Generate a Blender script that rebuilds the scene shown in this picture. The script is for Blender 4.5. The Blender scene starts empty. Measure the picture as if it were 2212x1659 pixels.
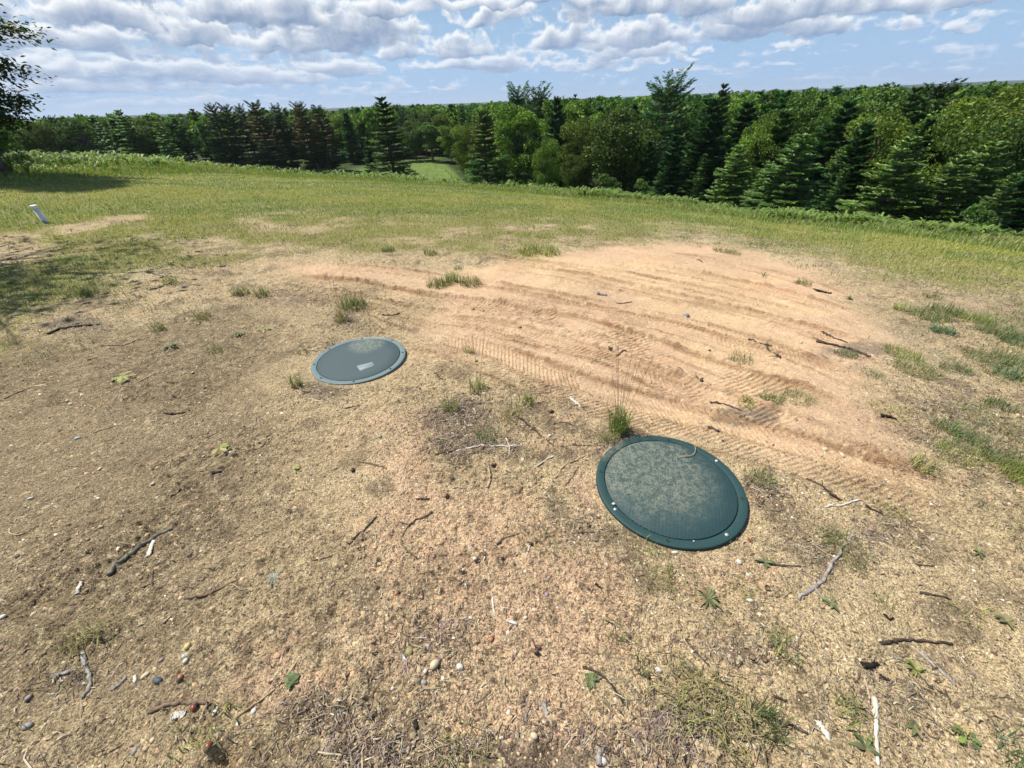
import bpy, math, random
import numpy as np
C = bpy.context.scene.collection
SC = bpy.context.scene
rng = np.random.default_rng(7)
R_ = math.radians
# ------------------------------------------------------------------ camera
HC = 1.45
M = np.array([[0.9993097354083899, 0.03714906079585087, 0.0],
              [-0.021310030644315994, 0.5732398243321011, -0.8191104848514882],
              [-0.03042918520026683, 0.8185450818871788, 0.573635784802831]])
cd = bpy.data.cameras.new('camera'); cam = bpy.data.objects.new('camera', cd); C.objects.link(cam)
cd.sensor_width = 36; cd.lens = 400 / 1024 * 36; cd.clip_start = 0.05; cd.clip_end = 20000
from mathutils import Matrix, Vector
m4 = Matrix.Identity(4)
for i in range(3):
    for j in range(3): m4[i][j] = M[i][j]
m4[2][3] = HC
cam.matrix_world = m4
SC.camera = cam
# ------------------------------------------------------------------ exposure
SC.view_settings.view_transform = 'Standard'; SC.view_settings.look = 'None'
SC.view_settings.gamma = 1.0; SC.view_settings.exposure = 0.42
SUN_AZ, SUN_EL = -62.0, 60.0
sd = bpy.data.lights.new('sun', 'SUN'); sun = bpy.data.objects.new('sun', sd); C.objects.link(sun)
sd.energy = 5.0; sd.angle = R_(0.5); sd.color = (1.0, 0.95, 0.87)
sv = Vector((math.sin(R_(SUN_AZ)) * math.cos(R_(SUN_EL)), math.cos(R_(SUN_AZ)) * math.cos(R_(SUN_EL)), math.sin(R_(SUN_EL))))
sun.rotation_euler = sv.to_track_quat('Z', 'Y').to_euler()
SC.cycles.max_bounces = 6; SC.cycles.diffuse_bounces = 3; SC.cycles.transparent_max_bounces = 8

# ------------------------------------------------------------------ node helpers
class NT:
    def __init__(s, t): s.t = t; s.n = t.nodes; s.l = t.links
    def new(s, ty, **k):
        n = s.n.new(ty)
        for a, b in k.items(): setattr(n, a, b)
        return n
    def put(s, sock, v):
        if hasattr(v, 'default_value') or hasattr(v, 'is_linked'): s.l.new(v, sock)
        else: sock.default_value = v
    def math(s, op, a, b=0.0, c=0.0, clamp=False):
        n = s.new('ShaderNodeMath', operation=op, use_clamp=clamp)
        s.put(n.inputs[0], a); s.put(n.inputs[1], b)
        if op in ('MULTIPLY_ADD', 'SMOOTH_MIN', 'SMOOTH_MAX', 'COMPARE'): s.put(n.inputs[2], c)
        return n.outputs[0]
    def mrange(s, v, a, b, c=0.0, d=1.0, smooth=True):
        n = s.new('ShaderNodeMapRange', interpolation_type='SMOOTHSTEP' if smooth else 'LINEAR')
        s.put(n.inputs[0], v); n.inputs[1].default_value = a; n.inputs[2].default_value = b
        n.inputs[3].default_value = c; n.inputs[4].default_value = d
        return n.outputs[0]
    def mix(s, f, a, b, bt='MIX'):
        n = s.new('ShaderNodeMix', data_type='RGBA', blend_type=bt)
        s.put(n.inputs[0], f)
        for i, v in ((6, a), (7, b)):
            s.put(n.inputs[i], (*v, 1.0) if isinstance(v, tuple) and len(v) == 3 else v)
        return n.outputs[2]
    def noise(s, vec, scale, detail=4.0, rough=0.55, dist=0.0, col=False):
        n = s.new('ShaderNodeTexNoise')
        if vec is not None: s.l.new(vec, n.inputs['Vector'])
        n.inputs['Scale'].default_value = scale; n.inputs['Detail'].default_value = detail
        n.inputs['Roughness'].default_value = rough; n.inputs['Distortion'].default_value = dist
        return n.outputs[1 if col else 0]
    def xyz(s, x, y, z=0.0):
        n = s.new('ShaderNodeCombineXYZ')
        for i, v in enumerate((x, y, z)): s.put(n.inputs[i], v)
        return n.outputs[0]

# ------------------------------------------------------------------ world: Nishita sky with cumulus
w = bpy.data.worlds.new('World'); SC.world = w; w.use_nodes = True
w.node_tree.nodes.clear(); W = NT(w.node_tree)
def ray3072(x, y):
    x = np.asarray(x, float); y = np.asarray(y, float)
    d = np.stack([(x / 3 - 512) / 400, (384 - y / 3) / 400, -np.ones_like(x)], -1)
    d = d @ M.T
    return d / np.linalg.norm(d, axis=-1, keepdims=True)
def azel(x2212, y2212):
    d = ray3072(x2212 * 3072 / 2212, y2212 * 3072 / 2212)
    return math.degrees(math.atan2(d[0], d[1])), math.degrees(math.asin(d[2]))
# cumulus heaps: (x, y, half width, half height, strength) in photo units, turned into sky directions
HEAPS = [(985, 100, 75, 26, 1.0), (860, 118, 55, 14, .8), (1085, 135, 55, 24, .8), (1000, 140, 120, 14, .6), (740, 60, 150, 60, .9), (620, 100, 130, 22, .8),
         (1020, 35, 45, 22, .9), (1110, 30, 80, 22, .6), (1200, 90, 40, 26, .9), (1300, 85, 75, 34, .9), (1420, 75, 110, 26, .7), (1290, 140, 110, 16, .6),
         (1340, 115, 120, 18, .6), (1480, 120, 24, 6, .8), (1510, 105, 10, 6, .8), (1620, 60, 150, 30, .9), (1800, 60, 110, 26, .9), (1700, 20, 220, 28, .9), (1720, 88, 60, 8, .9), (2000, 5, 230, 22, .8),
         (2080, 55, 55, 7, .25), (1990, 52, 50, 6, .3), (1400, 10, 160, 30, .9), (1140, 0, 240, 14, .9), (560, 20, 140, 40, .8), (380, 60, 120, 34, .9), (210, 30, 140, 34, .8), (120, 90, 160, 30, .7),
         (330, 150, 190, 22, .8), (500, 165, 150, 18, .7), (190, 190, 190, 16, .7), (620, 170, 110, 14, .6), (720, 150, 90, 16, .7), (380, 220, 170, 10, .5), (30, 150, 140, 30, .7), (850, 20, 90, 20, .7)]
tc = W.new('ShaderNodeTexCoord'); sp = W.new('ShaderNodeSeparateXYZ'); W.l.new(tc.outputs['Generated'], sp.inputs[0])
azr = W.math('ARCTAN2', sp.outputs[0], sp.outputs[1]); azd = W.math('MULTIPLY', azr, 57.2958)
eld = W.math('MULTIPLY', W.math('ARCSINE', sp.outputs[2]), 57.2958)
sky = W.new('ShaderNodeTexSky', sky_type='NISHITA', sun_disc=False)
sky.sun_elevation = R_(SUN_EL); sky.sun_rotation = R_(SUN_AZ); sky.air_density = 1.0; sky.dust_density = 0.0; sky.ozone_density = 2.0
skc = W.mix(1.0, sky.outputs[0], (0.070, 0.070, 0.070), 'MULTIPLY')
# high thin veil that turns the low sky milky
veil = W.math('MULTIPLY', W.mrange(W.noise(W.xyz(W.math('MULTIPLY', azd, .05), W.math('MULTIPLY', eld, .5)), 1.4, 4.0), .35, .75), .30)
skc = W.mix(veil, skc, (0.38, 0.51, 0.69))
skc = W.mix(W.mrange(eld, 1.0, 16.0, .85, 0.0), skc, (0.27, 0.42, 0.65))
bg = W.new('ShaderNodeBackground'); W.l.new(skc, bg.inputs[0]); bg.inputs[1].default_value = 1.0
wo = W.new('ShaderNodeOutputWorld'); W.l.new(bg.outputs[0], wo.inputs[0])
w.cycles.sampling_method = 'MANUAL'; w.cycles.sample_map_resolution = 256

# ------------------------------------------------------------------ numpy noise
def _h(ix, iy, seed):
    n = (ix.astype(np.int64) * 374761393 + iy.astype(np.int64) * 668265263 + seed * 1274126177) & 0xffffffff
    n = ((n ^ (n >> 13)) * 1274126177) & 0xffffffff
    return ((n ^ (n >> 16)) & 0xffff) / 65535.0
def vn(x, y, sc, seed=0):
    x = x / sc; y = y / sc; ix = np.floor(x); iy = np.floor(y); fx = x - ix; fy = y - iy
    fx = fx * fx * (3 - 2 * fx); fy = fy * fy * (3 - 2 * fy)
    a = _h(ix, iy, seed); b = _h(ix + 1, iy, seed); c = _h(ix, iy + 1, seed); d = _h(ix + 1, iy + 1, seed)
    return (a + (b - a) * fx) * (1 - fy) + (c + (d - c) * fx) * fy - .5
def fbm(x, y, sc, oct=4, seed=0, g=.5):
    s = 0; a = 1; t = 0
    for o in range(oct):
        c, q = math.cos(o * 1.3), math.sin(o * 1.3)
        s = s + a * vn(x * c - y * q, x * q + y * c, sc / 2 ** o, seed + o * 17); t += a; a *= g
    return s / t * 1.6
def sstep(v, a, b):
    t = np.clip((v - a) / (b - a), 0, 1); return t * t * (3 - 2 * t)
# ------------------------------------------------------------------ terrain
AZ = np.array([-180, -90, -50, -40, -33, -26, -19, -6, 8, 20, 32, 45, 60, 100, 180.])
DL = np.array([1.0, 1.2, 2.1, 3.4, 4.6, 5.8, 6.7, 8.5, 9.9, 10.8, 11.7, 11.5, 11.4, 6.0, 1.0])
RC = np.array([60, 60, 60, 52, 45, 38, 33, 26, 22, 20, 18, 18, 18, 30, 60.])
VF = np.array([-7, -7, -7, -7.5, -8, -8.5, -9, -9, -9, -9, -8.5, -8.5, -8.5, -7, -7.])
def Hm(x, y):
    x = np.asarray(x, float); y = np.asarray(y, float)
    r = np.hypot(x, y); a = np.degrees(np.arctan2(x, y))
    de = np.interp(a, AZ, DL); rc = np.interp(a, AZ, RC); vf = np.interp(a, AZ, VF)
    t = np.tan(np.radians(de)); s = (t - 2.9 / rc) / (1 - 8 / rc); h = HC - 4 * s; k = h / rc ** 2
    z = -s * (np.sqrt(r * r + 16) - 4) - k * r * r
    z = np.maximum(z, -60.0)
    w_ = 1.2; dz = z - vf
    z = vf + w_ * np.logaddexp(0, dz / w_)
    z = z + sstep(r, 3, 9) * .05 * fbm(x, y, 2.2, 2, 91) + sstep(r, 8, 30) * .22 * fbm(x, y, 9.0, 2, 5)
    far = sstep(r, 180, 900)
    return z - far * 6.0
def hit(px, py, hf=None):      # a photo pixel (3072 wide) to the ground point it shows
    d = ray3072(px, py); ts = np.concatenate([[0.3], np.geomspace(0.6, 400, 500)])
    P = d[None] * ts[:, None]
    below = (P[:, 2] + HC) < Hm(P[:, 0], P[:, 1])
    if not below.any(): return np.array([d[0] * 60, d[1] * 60])
    i = int(np.argmax(below)); a, b = ts[i - 1], ts[i]
    for _ in range(22):
        m = (a + b) / 2; p = d * m
        if p[2] + HC < Hm(p[0], p[1]): b = m
        else: a = m
    return (d * b)[:2]
REG = {'A': (0, 800, 2.16), 'B': (0, 1500, 2.011), 'C': (1000, 1500, 2.011), 'D': (2000, 1500, 2.063), 'E': (2000, 750, 2.063),
       'F': (1000, 750, 2.011), 'L': (1700, 1250, 3.403), 'S': (880, 950, 5.53), 'W': (0, 0, .72005)}
def g2(reg, x, y):
    o = REG[reg]; return hit(o[0] + x / o[2], o[1] + y / o[2])
def gl(reg, *pts): return np.array([g2(reg, x, y) for x, y in pts])
def sdist(x, y, P):            # signed distance to a closed polygon, positive inside
    d = np.full(x.shape, 1e9); ins = np.zeros(x.shape, bool); n = len(P)
    for i in range(n):
        ax, ay = P[i]; bx, by = P[(i + 1) % n]; vx, vy = bx - ax, by - ay
        t = np.clip(((x - ax) * vx + (y - ay) * vy) / (vx * vx + vy * vy + 1e-12), 0, 1)
        d = np.minimum(d, np.hypot(x - ax - t * vx, y - ay - t * vy))
        c = (ay > y) != (by > y)
        ins ^= c & (x < (bx - ax) * (y - ay) / (by - ay + 1e-12) + ax)
    return np.where(ins, d, -d)
def pline(x, y, P):            # lateral distance and arc length along an open polyline
    d = np.full(x.shape, 1e9); lat = np.zeros(x.shape); s = np.zeros(x.shape); acc = 0
    for i in range(len(P) - 1):
        ax, ay = P[i]; vx, vy = P[i + 1] - P[i]; L = math.hypot(vx, vy)
        t = ((x - ax) * vx + (y - ay) * vy) / L ** 2
        tc_ = np.clip(t, 0, 1)
        q = np.hypot(x - ax - tc_ * vx, y - ay - tc_ * vy); m = q < d
        d = np.where(m, q, d); lat = np.where(m, ((x - ax) * vy - (y - ay) * vx) / L, lat)
        s = np.where(m, acc + tc_ * L, s); acc += L
    end = np.minimum(s, acc - s)
    return d, lat, s, end, acc
def smooth(P, n=40):
    P = np.array(P, float); t = np.linspace(0, len(P) - 1, n); out = []
    for u in t:
        i = min(int(u), len(P) - 2); f = u - i
        p0 = P[max(i - 1, 0)]; p1 = P[i]; p2 = P[i + 1]; p3 = P[min(i + 2, len(P) - 1)]
        out.append(.5 * ((2 * p1) + (-p0 + p2) * f + (2 * p0 - 5 * p1 + 4 * p2 - p3) * f ** 2 + (-p0 + 3 * p1 - 3 * p2 + p3) * f ** 3))
    return np.array(out)
W_ = lambda *p: gl('W', *p)
LAWN = W_((-500, 800), (-150, 770), (0, 735), (120, 690), (290, 650), (390, 590), (520, 545), (700, 540), (760, 555), (900, 540), (1080, 548),
          (1220, 538), (1330, 520), (1500, 510), (1640, 530), (1800, 575), (1960, 605), (2212, 625), (2700, 670))
LAWN = np.vstack([LAWN, [[60, 20], [60, 300], [-60, 300], [-300, 60], [-60, -4], [-8, -4]]])
HOLES = [W_((110, 490), (220, 468), (330, 462), (340, 472), (250, 488), (150, 505)), W_((-60, 515), (60, 505), (130, 530), (90, 560), (-60, 600)),
         W_((500, 480), (600, 474), (650, 492), (560, 505)), W_((350, 525), (480, 512), (500, 528), (400, 545)), W_((560, 530), (610, 522), (640, 540), (590, 550)),
         W_((880, 575), (1050, 560), (1080, 575), (930, 590)), W_((1080, 488), (1200, 486), (1180, 500), (1090, 500))]
PINK = W_((880, 660), (790, 610), (640, 590), (620, 572), (900, 575), (1060, 570), (1300, 535), (1480, 520), (1640, 540), (1800, 590), (1870, 680),
          (1890, 760), (1880, 860), (1910, 960), (1880, 1030), (1700, 1010), (1600, 960), (1400, 920), (1300, 860), (1150, 850), (980, 800), (920, 740))
PINK2 = W_((760, 940), (930, 930), (1010, 1040), (1230, 1060), (1290, 1180), (1420, 1260), (1380, 1400), (1250, 1500), (1000, 1480), (880, 1400), (800, 1250), (790, 1100))
PINK3 = W_((1120, 930), (1260, 900), (1330, 960), (1240, 1010), (1150, 1000))
PINKS = [W_((840, 1380), (900, 1400), (960, 1560), (880, 1500), (740, 1400), (640, 1340)), W_((1250, 1580), (1400, 1540), (1450, 1659), (1150, 1659)), W_((1470, 1180), (1600, 1200), (1560, 1260), (1420, 1250))]
LEFT = W_((-900, 760), (300, 700), (520, 640), (700, 660), (700, 760), (690, 860), (720, 960), (700, 1100), (640, 1250), (560, 1500), (500, 1659), (-900, 1900))
LITTER = [(1000, 900, 90, 50, 1), (1000, 960, 90, 25, 1), (690, 845, 70, 25, .8), (700, 1540, 90, 50, 1), (800, 1620, 120, 50, 1), (1340, 950, 60, 35, 1), (1640, 1060, 60, 45, .8), (1480, 1570, 120, 70, 1),
          (1750, 1200, 60, 50, .7), (1250, 1150, 70, 50, .5), (160, 1470, 100, 40, .8), (1600, 1400, 120, 50, .5), (1900, 1150, 120, 60, .5), (1620, 900, 90, 25, .9), (1850, 760, 90, 25, .8), (940, 1390, 90, 60, .6),
          (750, 690, 60, 40, .6), (640, 640, 200, 30, .5), (170, 700, 80, 25, .8), (1100, 1640, 300, 50, .8), (1950, 1500, 160, 80, .4), (2060, 900, 120, 100, .6), (740, 750, 60, 20, .6), (60, 1620, 120, 60, .4), (1240, 880, 60, 30, .5)]
LT = []
for (x, y, rx, ry, s) in LITTER:
    c = W_((x, y))[0]; e = W_((x + rx, y))[0] - c; f = (W_((x, y - ry * .7))[0] - W_((x, y + ry * .7))[0]) / 1.4
    Q = np.linalg.inv(np.array([e, f]).T); LT.append((c, Q, s))
def litter(x, y):
    v = np.zeros(x.shape)
    for c, Q, s in LT:
        u = Q[0, 0] * (x - c[0]) + Q[0, 1] * (y - c[1]); t = Q[1, 0] * (x - c[0]) + Q[1, 1] * (y - c[1])
        v = np.maximum(v, s * np.exp(-(u * u + t * t) * 1.1))
    return v
# tyre tracks: (centre line, half width, tread pitch, tread depth, rut depth, berm)
TR = [(smooth(W_((600, 600), (760, 620), (900, 645), (1080, 668), (1250, 705), (1420, 760), (1560, 810), (1720, 860), (1860, 930)), 30), .17, .036, .010, .020, .030),
      (smooth(W_((880, 720), (980, 748), (1120, 800), (1260, 850), (1420, 895), (1560, 930), (1740, 985), (1960, 1060), (2212, 1150)), 30), .19, .034, .009, .012, .018),
      (smooth(W_((1080, 575), (1250, 600), (1420, 635), (1600, 675), (1780, 725), (1900, 770)), 26), .15, .036, .009, .014, .024),
      (smooth(W_((960, 612), (1150, 645), (1330, 680), (1500, 722), (1640, 765), (1800, 800)), 26), .14, .034, .009, .010, .020),
      (smooth(W_((1280, 560), (1450, 585), (1620, 620), (1780, 665), (1880, 700)), 22), .15, .038, .009, .014, .024),
      (smooth(W_((1000, 700), (1180, 745), (1340, 790), (1450, 835), (1600, 870)), 22), .10, .035, .007, .004, .008),
      (smooth(W_((560, 615), (700, 640), (800, 655), (930, 690)), 16), .14, .034, .008, .006, .012),
      (smooth(W_((1400, 545), (1560, 568), (1700, 600), (1840, 650)), 16), .14, .036, .008, .008, .016),
      (smooth(W_((1700, 950), (1850, 985), (2000, 1040), (2180, 1100)), 16), .12, .036, .006, .012, .020),
      (smooth(W_((700, 575), (900, 592), (1100, 622), (1300, 660), (1500, 705), (1700, 765), (1900, 850)), 30), .09, .034, .008, .010, .020),
      (smooth(W_((900, 680), (1060, 705), (1220, 745), (1400, 805), (1560, 865), (1760, 940), (1900, 990)), 30), .10, .034, .009, .010, .018),
      (smooth(W_((1000, 548), (1200, 572), (1400, 602), (1600, 645), (1760, 690)), 24), .10, .036, .009, .012, .020),
      (smooth(W_((640, 640), (760, 660), (860, 690), (960, 728)), 16), .10, .034, .008, .008, .014),
      (smooth(W_((1235, 1380), (1215, 1450), (1190, 1520), (1170, 1600)), 14), .09, .055, .010, .006, .006)]
def bare_mask(x, y):
    n = .75 * fbm(x, y, .9, 5, 31, .6)
    return sstep(sdist(x, y, PINK) + n, -.30, .36)
def lawn_mask(x, y):
    r = np.hypot(x, y)
    sd_ = sdist(x, y, LAWN); nn = fbm(x, y, 1.1, 4, 11)
    L = sstep(sd_ + nn * (1.3 + .05 * r) + .5 * fbm(x, y, .3, 3, 13), -.55, .95)
    for h in HOLES:
        L = L * (1 - .92 * sstep(sdist(x, y, h) + .5 * nn, -.15, .25))
    thin = sstep(fbm(x, y, .8, 4, 77), .05, .45) * (1 - sstep(sd_, 1.0, 6.0))
    return L * (1 - .75 * thin)
SPARSE = W_((1880, 640), (2400, 640), (3400, 1300), (2212, 1180), (2000, 1010), (1930, 900), (1860, 760))
def sparse_mask(x, y):
    return sstep(sdist(x, y, SPARSE), -.2, .4) * sstep(fbm(x, y, .55, 3, 53), -.02, .30)
def micro(x, y, full=True):
    r = np.hypot(x, y); near = 1 - sstep(r, 7, 14)
    z = near * (.030 * fbm(x, y, .6, 3, 3) + .010 * fbm(x, y, .12, 3, 9))
    pk = bare_mask(x, y)
    rough = (1 - .72 * pk) * (.45 + .85 * sstep(fbm(x, y, .75, 3, 19), -.25, .3))
    z = z + near * rough * (.014 * fbm(x, y, .055, 4, 21, .62) + .010 * np.abs(fbm(x, y, .022, 2, 23)))
    cr = 1.35 * np.maximum(0, vn(x, y, .024, 25) + .3 * vn(x, y, .011, 26) - .12) * np.clip(.35 + fbm(x, y, .3, 2, 27) * 1.4, 0.05, 1)
    z = z + near * (.3 + .7 * rough) * .030 * cr * (1 - .6 * pk)
    li = litter(x, y)
    z = z + li * (.012 * fbm(x, y, .07, 3, 44) + .008)
    trd = np.zeros(x.shape)
    for k, (P, hw, pitch, dep, rut, berm) in enumerate(TR):
        bb = (x > P[:, 0].min() - .6) & (x < P[:, 0].max() + .6) & (y > P[:, 1].min() - .6) & (y < P[:, 1].max() + .6)
        if not bb.any(): continue
        xs, ys = x[bb], y[bb]
        d, lat, s, end, tot = pline(xs, ys, P)
        lat = lat + .02 * fbm(xs, ys, .5, 2, 60 + k)
        ad = np.abs(lat); env = sstep(end, 0, .5) * (d < hw * 2.5)
        worn = sstep(fbm(xs, ys, .30, 4, 70 + k), -.25, .25) * (.6 + .8 * np.abs(fbm(xs, ys, .07, 3, 75 + k)) * 2)
        ph = s / pitch + (np.abs(lat) * .8 if k % 2 else lat * .45) / pitch + (lat > 0) * .5 * (k % 2) + .35 * fbm(xs, ys, .2, 2, 80 + k)
        tread = sstep(np.cos(ph * 2 * math.pi), -.2, .5) - .5
        ins = 1 - sstep(ad, hw * .92, hw * 1.05)
        strk = .013 * fbm(s / 16, lat, .045, 3, 120 + k) * (1 - sstep(ad, hw * 1.6, hw * 2.5))
        zz = strk + ins * (1.1 * dep * tread * worn - rut) + berm * np.exp(-((ad - hw * 1.12) / .035) ** 2) * (.4 + 1.8 * np.abs(fbm(xs, ys, .08, 3, 90 + k)))
        if k == 0: zz = zz + ins * .018 * fbm(xs, ys, .05, 3, 99) * worn
        z[bb] = z[bb] * 1 + env * zz
    for (P, rr, dp) in PITS:
        d = np.hypot(x - P[0], y - P[1]) / rr
        z = z - dp * np.exp(-d * d * 2) + dp * .35 * np.exp(-((d - 1.25) / .35) ** 2)
    for (cx, cy, rr) in LIDXY:
        d = np.hypot(x - cx, y - cy); k_ = sstep(d, rr + .015, rr + .10)
        z = z * k_ - .012 * (1 - k_)
    return z
PITS = [(g2('A', 390, 530), .16, .035), (g2('B', 200, 640), .12, .03), (g2('B', 1370, 1570), .05, .035), (g2('C', 1330, 1530), .05, .025), (g2('D', 1320, 1060), .06, .02),
        (g2('D', 1930, 990), .06, .02), (g2('B', 650, 1570), .12, .03), (g2('A', 1150, 300), .09, .02)]
LIDXY = [(.708, 1.236, .33), (-1.102, 2.512, .33)]
def H(x, y):
    x = np.atleast_1d(np.asarray(x, float)); y = np.atleast_1d(np.asarray(y, float))
    return Hm(x, y) + micro(x, y)
def H1(x, y): return float(H(x, y)[0])
# ------------------------------------------------------------------ mesh helpers
def mesh(name, V, F, col=None, smooth_=False, mats=()):
    V = np.asarray(V, np.float32).reshape(-1, 3); me = bpy.data.meshes.new(name)
    F = np.asarray(F, np.int32); k = F.shape[1]
    me.vertices.add(len(V)); me.vertices.foreach_set('co', V.ravel())
    me.loops.add(F.size); me.loops.foreach_set('vertex_index', F.ravel())
    me.polygons.add(len(F)); me.polygons.foreach_set('loop_start', np.arange(0, F.size, k, dtype=np.int32))
    me.polygons.foreach_set('loop_total', np.full(len(F), k, np.int32))
    if smooth_: me.polygons.foreach_set('use_smooth', np.ones(len(F), bool))
    me.update(calc_edges=True)
    if col is not None:
        c = np.ones((len(V), 4), np.float32); c[:, :3] = col
        a = me.color_attributes.new('Col', 'FLOAT_COLOR', 'POINT'); a.data.foreach_set('color', c.ravel())
    for m in mats: me.materials.append(m)
    return me
def link(name, me, parent=None, loc=None):
    o = bpy.data.objects.new(name, me); C.objects.link(o); o.parent = parent
    if loc is not None: o.location = loc
    return o
def tag(o, label=None, cat=None, group=None, kind=None):
    if label: o['label'] = label
    if cat: o['category'] = cat
    if group: o['group'] = group
    if kind: o['kind'] = kind
    return o
def empty(name, loc=(0, 0, 0)):
    o = bpy.data.objects.new(name, None); C.objects.link(o); o.location = loc; o.empty_display_size = .1; return o
def lin(r, g_, b): return tuple(((c / 255 + .055) / 1.055) ** 2.4 if c > 10 else c / 255 / 12.92 for c in (r, g_, b))
# ------------------------------------------------------------------ materials
def material(name):
    m = bpy.data.materials.new(name); m.use_nodes = True; m.node_tree.nodes.clear(); return m, NT(m.node_tree)
def leafmat(name, rough=.55, trans=.3, vary=0.12, tcol=(1.15, 1.25, .5)):
    m, N = material(name); at = N.new('ShaderNodeAttribute', attribute_name='Col'); oi = N.new('ShaderNodeObjectInfo')
    hs = N.new('ShaderNodeHueSaturation'); N.l.new(at.outputs[0], hs.inputs['Color'])
    N.put(hs.inputs['Hue'], N.mrange(oi.outputs['Random'], 0, 1, .5 - vary * .07, .5 + vary * .05, False))
    r2 = N.math('FRACT', N.math('MULTIPLY', oi.outputs['Random'], 7.31))
    N.put(hs.inputs['Value'], N.mrange(r2, 0, 1, 1 - vary, 1 + vary, False))
    p = N.new('ShaderNodeBsdfPrincipled'); N.l.new(hs.outputs[0], p.inputs['Base Color'])
    p.inputs['Roughness'].default_value = rough; p.inputs['Specular IOR Level'].default_value = .25
    t = N.new('ShaderNodeBsdfTranslucent'); N.l.new(N.mix(1.0, hs.outputs[0], tcol, 'MULTIPLY'), t.inputs[0])
    mx = N.new('ShaderNodeMixShader'); mx.inputs[0].default_value = trans
    N.l.new(p.outputs[0], mx.inputs[1]); N.l.new(t.outputs[0], mx.inputs[2])
    o = N.new('ShaderNodeOutputMaterial'); N.l.new(mx.outputs[0], o.inputs[0]); return m
def simple(name, color, rough=.7, spec=.3, noise=None, nscale=40, bump=0.0, metal=0.0, attr=False, obj=True):
    m, N = material(name); p = N.new('ShaderNodeBsdfPrincipled'); tc_ = N.new('ShaderNodeTexCoord')
    base = (*color, 1.0)
    if attr:
        at = N.new('ShaderNodeAttribute', attribute_name='Col'); base = at.outputs[0]
    nz = N.noise(tc_.outputs['Object'], nscale, 5.0, .6)
    if noise is not None:
        base = N.mix(N.mrange(nz, .35, .65), base, (*noise, 1.0) if not attr else N.mix(1.0, base, noise, 'MULTIPLY'))
    N.put(p.inputs['Base Color'], base)
    p.inputs['Roughness'].default_value = rough; p.inputs['Specular IOR Level'].default_value = spec; p.inputs['Metallic'].default_value = metal
    if bump:
        b = N.new('ShaderNodeBump'); b.inputs['Strength'].default_value = 1.0; b.inputs['Distance'].default_value = bump
        N.l.new(nz, b.inputs['Height']); N.l.new(b.outputs[0], p.inputs['Normal'])
    o = N.new('ShaderNodeOutputMaterial'); N.l.new(p.outputs[0], o.inputs[0]); return m
# ------------------------------------------------------------------ cumulus layer of the sky, far outside everything else
def cloud_grid():
    az = np.arange(-72, 66, .085); el = np.concatenate([np.arange(-.6, 11.5, .06), np.arange(11.5, 30, .3)])
    A, E = np.meshgrid(az, el); de_ = np.gradient(el)
    lg = np.log(np.maximum(E + 3.2, .6)); u, v = A * .26, lg * 3.0
    COL = np.zeros(A.shape + (3,)); ALP = np.zeros(A.shape)
    hp = sorted(HEAPS, key=lambda h_: -h_[1]); NL = 7
    lo, hi = np.array([.205, .30, .47]), np.array([.97, .99, 1.0])
    for k in range(-2, NL):
        sd_ = 900 + 50 * k; ku = u + 13.7 * k; kv = v + 5.3 * k
        warp = 1.4 * fbm(ku, kv, 1.0, 4, sd_); w2 = 1.8 * fbm(ku + 31, kv, .7, 4, sd_ + 3)
        Aw = A + 2.6 * warp; Ew = E + .6 * w2 * np.clip(E / 5, .3, 1.2)
        bill = 0; a_ = 1; t = 0
        for o in range(5):
            bill = bill + a_ * (1 - np.abs(vn(ku + o * 7.1, kv * 1.2 + o * 3.3, .62 / 2 ** o, sd_ + 10 + o)) * 2.6); t += a_; a_ *= .60
        bill = bill / t - .38
        if k < 0:      # broken fields of small cumulus: low on the left, and overhead
            if k == -2: D = np.clip((-8 - A) / 14, 0, 1) * sstep(E, 1.0, 2.6) * (1 - sstep(E, 8, 10)) * .75 - .55 + 1.1 * fbm(ku * .6, kv * 1.7, .7, 4, 940)
            else: D = np.interp(E, [7.5, 11], [-1.0, .15]) + np.clip((-20 - A) / 10, 0, .5) * sstep(E, 3, 5) + 1.2 * fbm(ku * .8, kv * 1.3, .8, 4, 941)
        else:
            acc = np.full(A.shape, -1.5)
            for (hx, hy, hw, hh, st) in hp[k * len(hp) // NL:(k + 1) * len(hp) // NL]:
                a0, e0 = azel(hx, hy); a1, _ = azel(hx + hw, hy); _, e1 = azel(hx, hy - hh)
                sa = max(.6, abs(a1 - a0)); se = max(.34, abs(e1 - e0)) * 1.05
                de = (Ew - (e0 - .3 * se)); de = np.where(de < 0, de / (se * .5), de / (se * 1.3))
                b = (1 - ((Aw - a0) / sa) ** 2 - de ** 2) * (.5 + .5 * st) * .8
                acc = np.maximum(acc, b)
            D = acc
        D = D + 1.5 * bill
        dens = np.clip(D * 1.3, 0, 1.3); tau = np.zeros_like(D)
        for i in range(len(el) - 2, -1, -1): tau[i] = tau[i + 1] * math.exp(-de_[i] / .75) + dens[i + 1] * de_[i]
        loc = np.roll(D, (-6, 5), (0, 1)) - D
        sh = np.clip(np.exp(-tau * 2.0) - .28 * loc, 0, 1)
        c = lo + (hi - lo) * (sh ** 1.25)[..., None]
        hz = np.interp(E, [1.0, 7.0], [.6, .05])[..., None]; c = c * (1 - hz) + np.array([.45, .59, .82]) * hz
        al = sstep(D, -.18, .52) * (.8 if k < 0 else .95)
        COL = COL * (1 - al[..., None]) + c * al[..., None]; ALP = ALP * (1 - al) + al
    COL = COL / np.maximum(ALP, 1e-3)[..., None]
    ALP = ALP * sstep(E, .2, 1.6) * (1 - sstep(E, 22, 29))
    return az, el, np.clip(COL, 0, 1.05), ALP

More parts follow.
